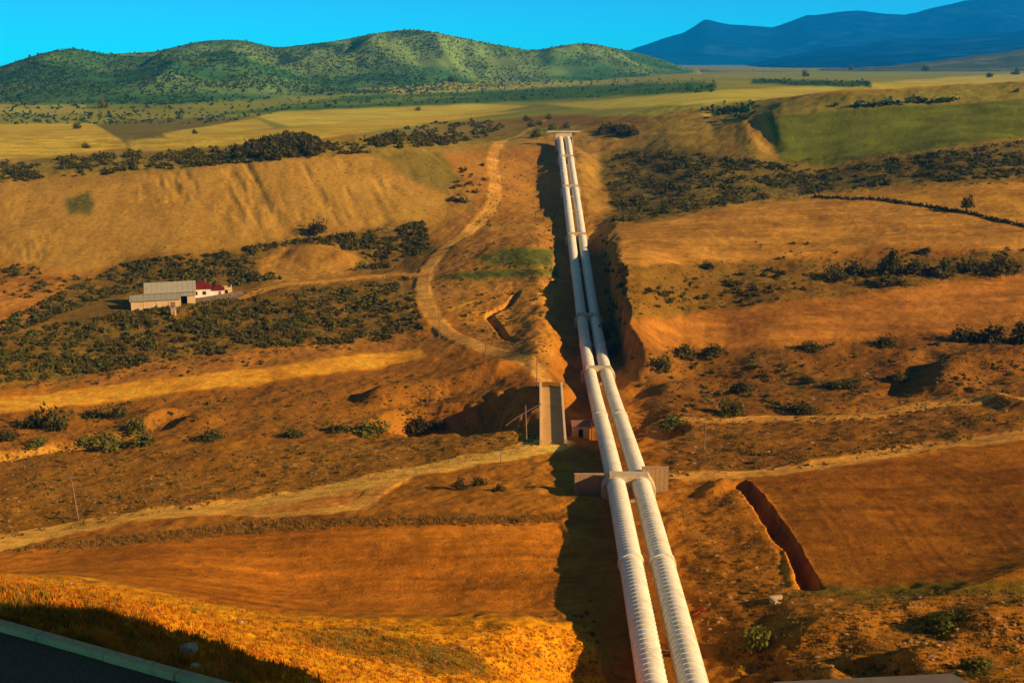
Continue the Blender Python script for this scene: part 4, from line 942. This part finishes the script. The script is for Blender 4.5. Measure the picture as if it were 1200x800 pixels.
tree_at(1132, 248, 23, 18, 'lone round tree standing in the tan field above the hedge', None, False, .2)
for px_, b_, h_, w_, lab, g_, gr in (
    (712, 396, 34, 22, 'upper green bush beside the right pipe in the shaded cutting', 'bushes in the cutting', True),
    (717, 416, 26, 20, 'lower green bush beside the right pipe below the third anchor block', 'bushes in the cutting', True),
    (62, 502, 36, 34, 'large dark round bush below the yellow field strip at left', 'bushes around the left gully', False),
    (36, 501, 20, 26, 'dark bush touching the left side of the large round bush', 'bushes around the left gully', False),
    (8, 514, 16, 26, 'dark bush at the left edge below the yellow strip', 'bushes around the left gully', False),
    (138, 488, 20, 26, 'dark bush right of the large round bush under the yellow strip', 'bushes around the left gully', False),
    (110, 488, 12, 26, 'low dark bush between two taller bushes under the yellow strip', 'bushes around the left gully', False),
    (128, 526, 24, 34, 'green bush at the left front of the gully clump', 'bushes around the left gully', True),
    (105, 520, 14, 26, 'low green bush at the left tip of the gully clump', 'bushes around the left gully', True),
    (160, 506, 24, 26, 'green bush highest in the gully clump', 'bushes around the left gully', True),
    (170, 519, 16, 30, 'low green bush at the right front of the gully clump', 'bushes around the left gully', True),
    (45, 522, 12, 26, 'low green bush on the gully floor near the left edge', 'bushes around the left gully', True),
    (250, 514, 10, 34, 'flat dark bush on the slope right of the gully clump', 'bushes on the slope above the road', False),
    (343, 510, 9, 30, 'flat dark bush left of the long low thicket', 'bushes on the slope above the road', False),
    (395, 506, 11, 34, 'left low end of the long thicket above the road', 'bushes on the slope above the road', False),
    (435, 506, 17, 44, 'long low thicket in the middle above the road', 'bushes on the slope above the road', True),
    (490, 505, 20, 26, 'dark bush right of the long thicket', 'bushes on the slope above the road', False),
    (512, 502, 15, 26, 'dark bush nearest the shaded gully left of the bridge', 'bushes on the slope above the road', False),
    (540, 572, 14, 20, 'left of three small bushes below the road by the bridge', 'small bushes below the road', False),
    (561, 568, 13, 18, 'middle of three small bushes below the road by the bridge', 'small bushes below the road', False),
    (585, 575, 10, 14, 'right of three small bushes below the road by the bridge', 'small bushes below the road', False),
    (373, 272, 18, 24, 'dark round bush at the foot of the bluff', 'bushes under the bluff', False),
    (858, 484, 22, 30, 'green bush right of the pole in the right scrub', 'bushes in the right scrub', True),
    (870, 460, 16, 30, 'dark bush below the shaded hollow right of the pipes', 'bushes in the right scrub', False),
    (790, 500, 14, 34, 'low green bush just right of the pipes below the second anchor block', 'bushes in the right scrub', True),
    (940, 482, 14, 36, 'dark bush above the pale track on the right', 'bushes in the right scrub', False),
    (985, 455, 14, 40, 'low dark bush left of the eroded bank', 'bushes in the right scrub', False),
    (1055, 445, 12, 26, 'small bush in the shade of the eroded bank', 'bushes in the right scrub', False),
    (776, 434, 26, 24, 'tall dark bush beside the pipes under the brown field', 'bushes under the brown field', False),
    (800, 416, 14, 34, 'low dark bush at the lower left corner of the brown field', 'bushes under the brown field', False),
    (836, 416, 15, 26, 'dark round bush on the lower edge of the brown field', 'bushes under the brown field', False),
    (950, 410, 12, 30, 'small bush on the lower edge of the brown field, middle', 'bushes under the brown field', False),
    (1038, 405, 15, 26, 'dark bush on the lower edge of the brown field, right of middle', 'bushes under the brown field', False),
    (1130, 398, 20, 36, 'left bush of the dark row at the right edge below the brown field', 'bushes under the brown field', False),
    (1163, 399, 20, 40, 'middle bush of the dark row at the right edge below the brown field', 'bushes under the brown field', False),
    (1196, 402, 36, 34, 'tall right bush of the dark row at the right edge below the brown field', 'bushes under the brown field', False),
    (1046, 322, 32, 34, 'tallest dark tree-like bush in the row above the brown field', 'row of dark bushes above the brown field', False),
    (1004, 322, 20, 30, 'second dark bush from the left in the row above the brown field', 'row of dark bushes above the brown field', False),
    (978, 326, 17, 34, 'leftmost dark bush in the row above the brown field', 'row of dark bushes above the brown field', False),
    (1040, 333, 16, 44, 'low bush in front of the tallest one in the row above the brown field', 'row of dark bushes above the brown field', False),
    (1076, 318, 18, 34, 'bush just right of the tallest one in the row above the brown field', 'row of dark bushes above the brown field', False),
    (1104, 322, 22, 36, 'third bush from the right edge in the row above the brown field', 'row of dark bushes above the brown field', False),
    (1136, 318, 20, 36, 'second bush from the right edge in the row above the brown field', 'row of dark bushes above the brown field', False),
    (1172, 318, 24, 44, 'bush at the right edge in the row above the brown field', 'row of dark bushes above the brown field', False),
    (1083, 297, 10, 22, 'small bush standing behind the row above the brown field', 'row of dark bushes above the brown field', False),
    (830, 314, 10, 18, 'small round bush at the lower edge of the upper tan field', None, False),
    (887, 757, 34, 40, 'dry green bush right of the pipes near the bottom edge', None, True),
    (1110, 735, 20, 44, 'weedy green bush in the shade of the front right mound', 'bushes on the front right mound', True),
    (1150, 785, 16, 40, 'low dark bush beside the concrete slab', 'bushes on the front right mound', True),
    (70, 795, 1, 1, '', '', False)):
    if lab: bush_at(px_, b_, h_, w_, lab, g_, gr)
for px_, b_, h_, lab in ((617, 142, 7, 'leftmost tree of the cluster behind the intake'), (643, 140, 6, 'highest little tree behind the intake'), (623, 149, 7, 'second tree from the left behind the intake'),
    (632, 147, 6, 'middle little tree behind the intake'), (627, 161, 10, 'lowest tree left of the intake deck'), (646, 152, 8, 'wide bushy tree just behind the intake'), (664, 150, 7, 'rightmost tree right behind the intake'),
    (91, 151, 8, 'lone tree in the golden field at the left edge'), (101, 174, 7, 'lone tree on the lower border of the left golden field'), (228, 157, 5, 'tiny lone tree between the two middle golden fields'),
    (200, 143, 6, 'tiny tree on the border below the green hills, left'), (120, 127, 10, 'tree at the foot of the left hill'), (490, 130, 5, 'tiny tree in the pale golden field'), (530, 96, 8, 'tree on the pale slope below the tall hill'),
    (1085, 84, 8, 'lone dark tree on the far plain under the mountains'), (943, 90, 7, 'small tree on the far plain left of the lone dark one'), (1160, 91, 6, 'small tree in the far golden field, left of two'), (1190, 88, 7, 'small tree in the far golden field, right of two'),
    (997, 82, 5, 'tiny tree near the end of the far plain'), (980, 124, 5, 'tiny bushy tree above the green bank, left'), (1070, 116, 5, 'tiny bushy tree above the green bank, right'), (1192, 108, 5, 'tiny tree above the green bank near the right edge'), (880, 130, 6, 'small tree on the rim of the ravine beside the green bank')):
    tree_at(px_, b_, h_ * 1.25, h_ * 1.5, lab, 'small trees on the plain', True, .05)

# hedge line on the right
hp = smooth_line([(955, 231), (1000, 234), (1060, 239), (1110, 247), (1160, 257), (1210, 268), (1280, 282)], 1.0)
HV = []; HF = []; off = 0
for i_ in range(0, len(hp)):
    V, Fq = SML_V[i_ % 6]; s_ = random.uniform(.8, 1.25); q_ = hp[i_] + np.array([random.uniform(-.4, .4), random.uniform(-.4, .4), 0]); q_[2] = float(height(q_[0], q_[1]))
    HV.append(V * np.array([s_, s_, s_ * 1.15]) + q_); HF.append(Fq + off); off += len(V)
HV = np.vstack(HV); o = new_obj('hedge', mesh_np('hedge', HV - hp[0], np.vstack(HF)), M_LEAF_D); o.location = tuple(hp[0]); tag(o, 'dark hedge line running along the edge of the tan field at right', 'hedge')
# dark thicket right of the intake
def thicket(poly, num, smin, smax, name, label, mat):
    pts = sample_poly(poly, num); q_ = unproject(pts[:, 0], pts[:, 1]); HV = []; HF = []; off = 0
    for i_, c_ in enumerate(q_):
        V, Fq = SHR_V[i_ % 6]; s_ = random.uniform(smin, smax); HV.append(V * s_ + c_); HF.append(Fq + off); off += len(V)
    o = new_obj(name, mesh_np(name, np.vstack(HV) - q_[0], np.vstack(HF)), mat); o.location = tuple(q_[0]); tag(o, label, 'thicket')
thicket([(704, 152), (712, 149), (742, 151), (746, 159), (706, 159)], 26, 2.2, 3.4, 'thicket', 'small dark thicket right of the intake', M_LEAF_D)
thicket([(275, 178), (310, 164), (345, 158), (372, 168), (370, 182), (330, 188), (285, 188)], 110, 2.0, 3.6, 'thicket', 'big dark grove above the bluff', M_LEAF_D)

# ------------------------------------------------------------------ scattered shrubs: largest as single objects, the rest as one mass
Z_SCRUB = [  # polygon, count, size range (m, radius), green, label, group
    ([(0,378),(90,335),(150,308),(330,285),(500,260),(505,290),(470,312),(300,330),(265,338),(140,345),(60,372),(0,400)], 2900, .4, 1.45, .3, 'dark shrub in the dense scrub between the bluff and the farm', 'scrub between bluff and farm'),
    ([(0,395),(140,366),(290,350),(480,325),(495,385),(440,402),(300,408),(120,436),(0,450)], 3000, .38, 1.3, .3, 'low dark shrub in the scrub below the farm', 'scrub below the farm'),
    ([(0,300),(60,320),(95,325),(80,345),(30,350),(0,345)], 60, .7, 1.7, .2, 'dark shrub at the left edge under the bluff', 'scrub at the left edge'),
    ([(710,185),(760,175),(880,188),(960,198),(1200,165),(1200,208),(1050,216),(960,226),(850,242),(720,262)], 2500, .45, 1.6, .3, 'dark shrub in the wide scrub belt below the green bank', 'scrub belt below the green bank'),
    ([(0,190),(150,178),(280,172),(420,165),(560,142),(595,148),(560,165),(450,178),(330,188),(180,200),(0,214)], 1500, .5, 1.9, .3, 'shrub in the belt along the top of the bluff', 'scrub along the bluff top'),
    ([(420,168),(500,145),(570,140),(592,150),(540,168),(470,178)], 260, 1.2, 2.6, .2, 'dark shrub of the thick clump on the bluff top near the track', 'scrub along the bluff top'),
    ([(540,192),(565,188),(570,210),(548,240),(525,245),(520,235),(535,215)], 34, .8, 2.2, .1, 'dark shrub in the clump left of the uphill road', 'shrubs left of the uphill road'),
    ([(740,345),(800,330),(900,315),(960,325),(960,340),(900,355),(800,366),(745,370)], 120, .5, 1.5, .35, 'shrub scattered above the brown field', 'shrubs above the brown field'),
    ([(740,415),(950,405),(1110,395),(1200,400),(1200,460),(1080,465),(900,484),(750,500)], 200, .4, 1.1, .4, 'small shrub on the broken ground below the brown field', 'shrubs on the broken ground at right'),
    ([(760,540),(860,535),(1050,500),(1200,480),(1200,500),(1040,528),(880,548)], 90, .25, .6, .3, 'tiny shrub along the lower right track', 'shrubs along the right track'),
    ([(0,490),(250,460),(500,430),(540,440),(500,495),(300,515),(120,518)], 90, .3, .8, .4, 'small shrub on the slope under the yellow strip', 'shrubs under the yellow strip'),
    ([(0,540),(300,525),(560,510),(600,525),(460,545),(280,585),(40,615)], 120, .2, .55, .4, 'tiny shrub on the rough ground above the road', 'shrubs above the road'),
    ([(500,330),(520,270),(640,180),(650,330),(640,420),(560,400)], 80, .35, 1.0, .5, 'small shrub on the bare slope between the road and the pipes', 'shrubs between road and pipes'),
    ([(700,270),(722,280),(735,330),(735,390),(720,420),(712,360)], 50, .6, 1.6, .2, 'shrub growing on the shaded side of the cutting', 'shrubs in the cutting'),
    ([(100,440),(300,414),(490,392),(490,402),(250,436),(100,455)], 40, .3, .9, .2, 'small shrub along the top edge of the yellow strip', 'shrubs above the yellow strip'),
    ([(880,280),(1000,290),(1200,290),(1200,310),(1040,300),(900,306)], 40, .4, 1.1, .2, 'shrub on the lower border of the upper tan field', 'shrubs under the upper tan field'),
    ([(1060,740),(1190,700),(1200,800),(1000,800)], 60, .15, .5, .4, 'tiny shrub on the front right mound', 'weeds on the front right mound'),
    ([(620,715),(690,700),(715,760),(700,790)], 30, .12, .4, .5, 'tiny shrub beside the pipe shadow in the foreground', 'weeds beside the pipe shadow'),
]
LAB_N = {}
items = []
for poly, num, s0_, s1_, gr, lab, grp in Z_SCRUB:
    pts = sample_poly(poly, num * 2)
    dn = fbm(pts[:, 0] / 14, pts[:, 1] / 7, 3, 19) + .3 * RNG.random(len(pts)); pts = pts[np.argsort(-dn)[:num]]
    q_ = unproject(pts[:, 0], pts[:, 1]); s_ = s0_ + (s1_ - s0_) * RNG.random(num) ** 2.0
    for c_, r_ in zip(q_, s_):
        px_, py_ = project(*c_); ok = not (305 < px_ < 416 and 284 < py_ < 326 and ((px_ - 360) / 58) ** 2 + ((py_ - 306) / 20) ** 2 < 1) and abs(c_[0] - pipe_x(c_[1]) - GAP / 2) > 4.5 + r_
        if ok: items.append((r_ / (c_[1]), r_, c_, RNG.random() < gr, lab, grp))
items.sort(key=lambda t: -t[0])
for app, r_, c_, gr, lab, grp in items[:290]:
    px_, py_ = project(*c_); big = app > items[90][0]
    where_ = (', near the left edge' if px_ < 130 else ', left of the barn' if px_ < 154 else ', in line with the barn' if px_ < 222 else ', in line with the farmhouse' if px_ < 290 else ', toward the uphill road') if 'farm' in lab else ''
    lab = ('larger ' if big else 'small ') + lab.replace('small ', '').replace('tiny ', '').replace('low dark', 'dark').replace('in the dense scrub', 'in scrub').replace('in the scrub', 'in scrub') + where_.replace('in line with', 'level with')
    o = new_obj('shrub', (SHR_G if gr else SHR_D)[random.randrange(6)], None); o.location = (c_[0], c_[1], c_[2] - .08 * r_)
    o.rotation_euler = (0, 0, random.uniform(0, 6.28)); o.scale = (r_ * random.uniform(.95, 1.35), r_ * random.uniform(.95, 1.3), r_ * random.uniform(.7, 1.0)); tag(o, lab, 'shrub', grp)
def mass(lst, name, label, mat, src):
    HV = []; HF = []; off = 0
    for i_, (r_, c_) in enumerate(lst):
        V, Fq = src[i_ % len(src)]; a_ = random.uniform(0, 6.28); ca, sa_ = math.cos(a_), math.sin(a_)
        W = np.stack([V[:, 0] * ca - V[:, 1] * sa_, V[:, 0] * sa_ + V[:, 1] * ca, V[:, 2] * random.uniform(.7, 1.0)], -1)
        HV.append(W * r_ * 1.1 + c_); HF.append(Fq + off); off += len(V)
    o = new_obj(name, mesh_np(name, np.vstack(HV), np.vstack(HF)), mat); tag(o, label, 'shrubs', kind='stuff')
rest = items[290:]
mass([(t[1], t[2]) for t in rest if not t[3]], 'scrub', 'countless small dark shrubs covering the valley slopes', M_LEAF_D, SML_V)
mass([(t[1], t[2]) for t in rest if t[3]], 'scrub', 'countless small green shrubs scattered over the valley slopes', M_LEAF_G, SML_V)
# trees and bushes of the hills: seen as one mass
pts = np.stack([RNG.uniform(-60, 830, 26000), RNG.uniform(34, 134, 26000)], -1)
q_ = unproject(pts[:, 0], pts[:, 1]); hv = bil(hm, cols, rows, q_[:, 0] / q_[:, 1], q_[:, 1]); dn = fbm(q_[:, 0] / 110, q_[:, 1] / 110, 4, 73)
keep = (hv > .45) & (q_[:, 1] > 900) & (q_[:, 1] < 3200) & (dn + .3 * RNG.random(len(q_)) > .05)
HVv = [leaf_cloud(9, .62, 800 + i, 4) for i in range(6)]
mass([(1.1 + 2.0 * RNG.random() ** 2, c_) for c_ in q_[keep]], 'hillside_scrub', 'trees and bushes covering the green hills', M_LEAF_H, HVv)
pl_ = np.vstack([sample_poly([(240,136),(420,112),(560,104),(840,96),(838,108),(640,117),(300,132)], 420), sample_poly([(0,136),(110,134),(300,136),(330,132),(250,146),(0,146)], 160), sample_poly([(880,92),(1020,96),(1020,103),(880,98)], 90),
                 sample_poly([(860,82),(1200,76),(1200,80),(880,86)], 90), sample_poly([(430,100),(600,96),(820,92),(640,104)], 70), sample_poly([(1000,125),(1120,116),(1120,119),(1000,128)], 40), sample_poly([(815,128),(885,122),(880,140),(840,138)], 50), sample_poly([(0,118),(300,116),(500,100),(830,92),(830,100),(560,104),(300,134),(0,140)], 260)])
q_ = unproject(pl_[:, 0], pl_[:, 1]); mass([(1.2 + 2.0 * RNG.random() ** 2, c_) for c_ in q_], 'hedgerow_scrub', 'hedgerow bushes between the far fields', M_LEAF_H, HVv)

LOWV = [leaf_cloud(7, .5, 900 + i, 3, .5) for i in range(6)]
low = []
for poly, num, a_, b_ in (([(0,488),(300,455),(560,430),(640,520),(470,550),(300,585),(0,632)], 3600, .15, .5), ([(0,645),(300,608),(660,600),(660,614),(400,620),(60,650)], 700, .12, .35),
        ([(760,415),(1200,400),(1200,505),(950,548),(780,560)], 3200, .15, .55), ([(780,575),(870,575),(940,695),(1200,690),(1200,800),(860,800)], 2200, .10, .35),
        ([(0,400),(120,370),(300,340),(480,320),(500,400),(300,420),(0,460)], 2600, .25, .7), ([(500,330),(560,250),(580,180),(650,172),(660,330),(640,440),(560,400)], 1600, .2, .6),
        ([(690,180),(900,190),(1200,165),(1200,215),(960,228),(720,264)], 2200, .3, .8), ([(100,640),(400,620),(655,612),(690,712),(540,722),(250,702)], 500, .06, .18), ([(890,565),(1200,525),(1200,676),(965,690)], 900, .07, .22),
        ([(730,312),(1000,300),(1200,292),(1200,322),(1000,345),(740,372)], 900, .2, .6), ([(0,215),(330,190),(520,180),(520,235),(330,280),(90,316),(0,298)], 260, .2, .5), ([(300,728),(540,728),(690,742),(700,795),(470,798)], 900, .06, .22)):
    pts = sample_poly(poly, num * 2); dn = fbm(pts[:, 0] / 18, pts[:, 1] / 7, 4, 29) + .2 * RNG.random(len(pts)); pts = pts[np.argsort(-dn)[:num]]
    q_ = unproject(pts[:, 0], pts[:, 1]); low += [(a_ + (b_ - a_) * RNG.random() ** 2, c_) for c_ in q_ if abs(c_[0] - pipe_x(c_[1]) - 2) > 3.6]
mass(low, 'low_weeds', 'low dry weeds dotted over the valley floor and fields', M_LOW, LOWV)
# grass tufts on the near slope and along the verges
def tufts(poly, num, h0_, h1_, name, label, mat, nb=7, wfac=.06):
    pts = sample_poly(poly, num); c_ = unproject(pts[:, 0], pts[:, 1]); nB = num * nb
    base = np.repeat(c_, nb, 0) + np.concatenate([RNG.normal(0, .10, (nB, 2)), np.zeros((nB, 1))], 1)
    hh = (h0_ + (h1_ - h0_) * RNG.random(num) ** 2).repeat(nb) * (.6 + .6 * RNG.random(nB)); an = RNG.uniform(0, 6.283, nB); ln = RNG.uniform(.1, .6, nB)
    dr = np.stack([np.cos(an), np.sin(an), np.zeros(nB)], -1); sd = np.stack([-np.sin(an), np.cos(an), np.zeros(nB)], -1) * (wfac * (.6 + hh))[:, None]
    tip = base + dr * (hh * ln)[:, None] + np.array([0, 0, 1.]) * hh[:, None]
    V = np.stack([base - sd - [0, 0, .05], base + sd - [0, 0, .05], tip], 1).reshape(-1, 3)
    tag(new_obj(name, mesh_np(name, V, np.arange(nB * 3).reshape(-1, 3)), mat), label, 'grass', kind='stuff')
FG = [(-40,676),(60,676),(250,705),(400,727),(540,727),(690,740),(712,800),(430,800),(262,800),(200,784),(100,756),(-40,716)]
tufts(FG, 6500, .05, .30, 'dry_grass', 'golden dry grass on the near slope', M_DRY, 7)
tufts(FG, 800, .1, .36, 'green_weeds', 'yellow green weeds among the golden grass', M_WEED, 8)
tufts([(-30,684),(40,690),(90,738),(-30,706)], 90, .15, .4, 'green_weeds', 'tall weeds at the left edge above the kerb', M_WEED, 8)
tufts([(0,645),(300,610),(655,603),(655,612),(400,617),(100,642)], 2500, .15, .5, 'dry_grass', 'rough dry grass between the road and the front field', M_DRY2, 6)
tufts([(0,540),(300,525),(560,510),(640,528),(560,540),(460,560),(280,590),(40,617)], 3000, .12, .4, 'dry_grass', 'rough dry grass above the road', M_DRY2, 6)
tufts([(780,580),(860,580),(940,695),(1200,690),(1200,700),(1050,760),(900,790),(840,780)], 1800, .12, .35, 'dry_grass', 'rough dry grass right of the pipes', M_DRY2, 6)
tufts([(1000,790),(1060,740),(1200,695),(1200,800)], 900, .1, .3, 'dry_grass', 'dry grass on the front right mound', M_DRY2, 6)

# ------------------------------------------------------------------ haze
def haze():
    lo = float(GZ.min()) - 1.0
    me = box_mesh('haze', -19000, 19000, -400, 17200, lo, 1500)
    m = bpy.data.materials.new('haze_air'); m.use_nodes = True; nt = m.node_tree; nt.nodes.clear()
    pv = nt.nodes.new('ShaderNodeVolumePrincipled'); pv.inputs['Color'].default_value = (.006, .40, 1.0, 1); pv.inputs['Density'].default_value = 7.6e-5; pv.inputs['Anisotropy'].default_value = 0.0
    out = nt.nodes.new('ShaderNodeOutputMaterial'); nt.links.new(pv.outputs[0], out.inputs['Volume'])
    tag(new_obj('haze', me, m), 'blue evening haze over the far plain and mountains', 'haze', kind='stuff')
haze()
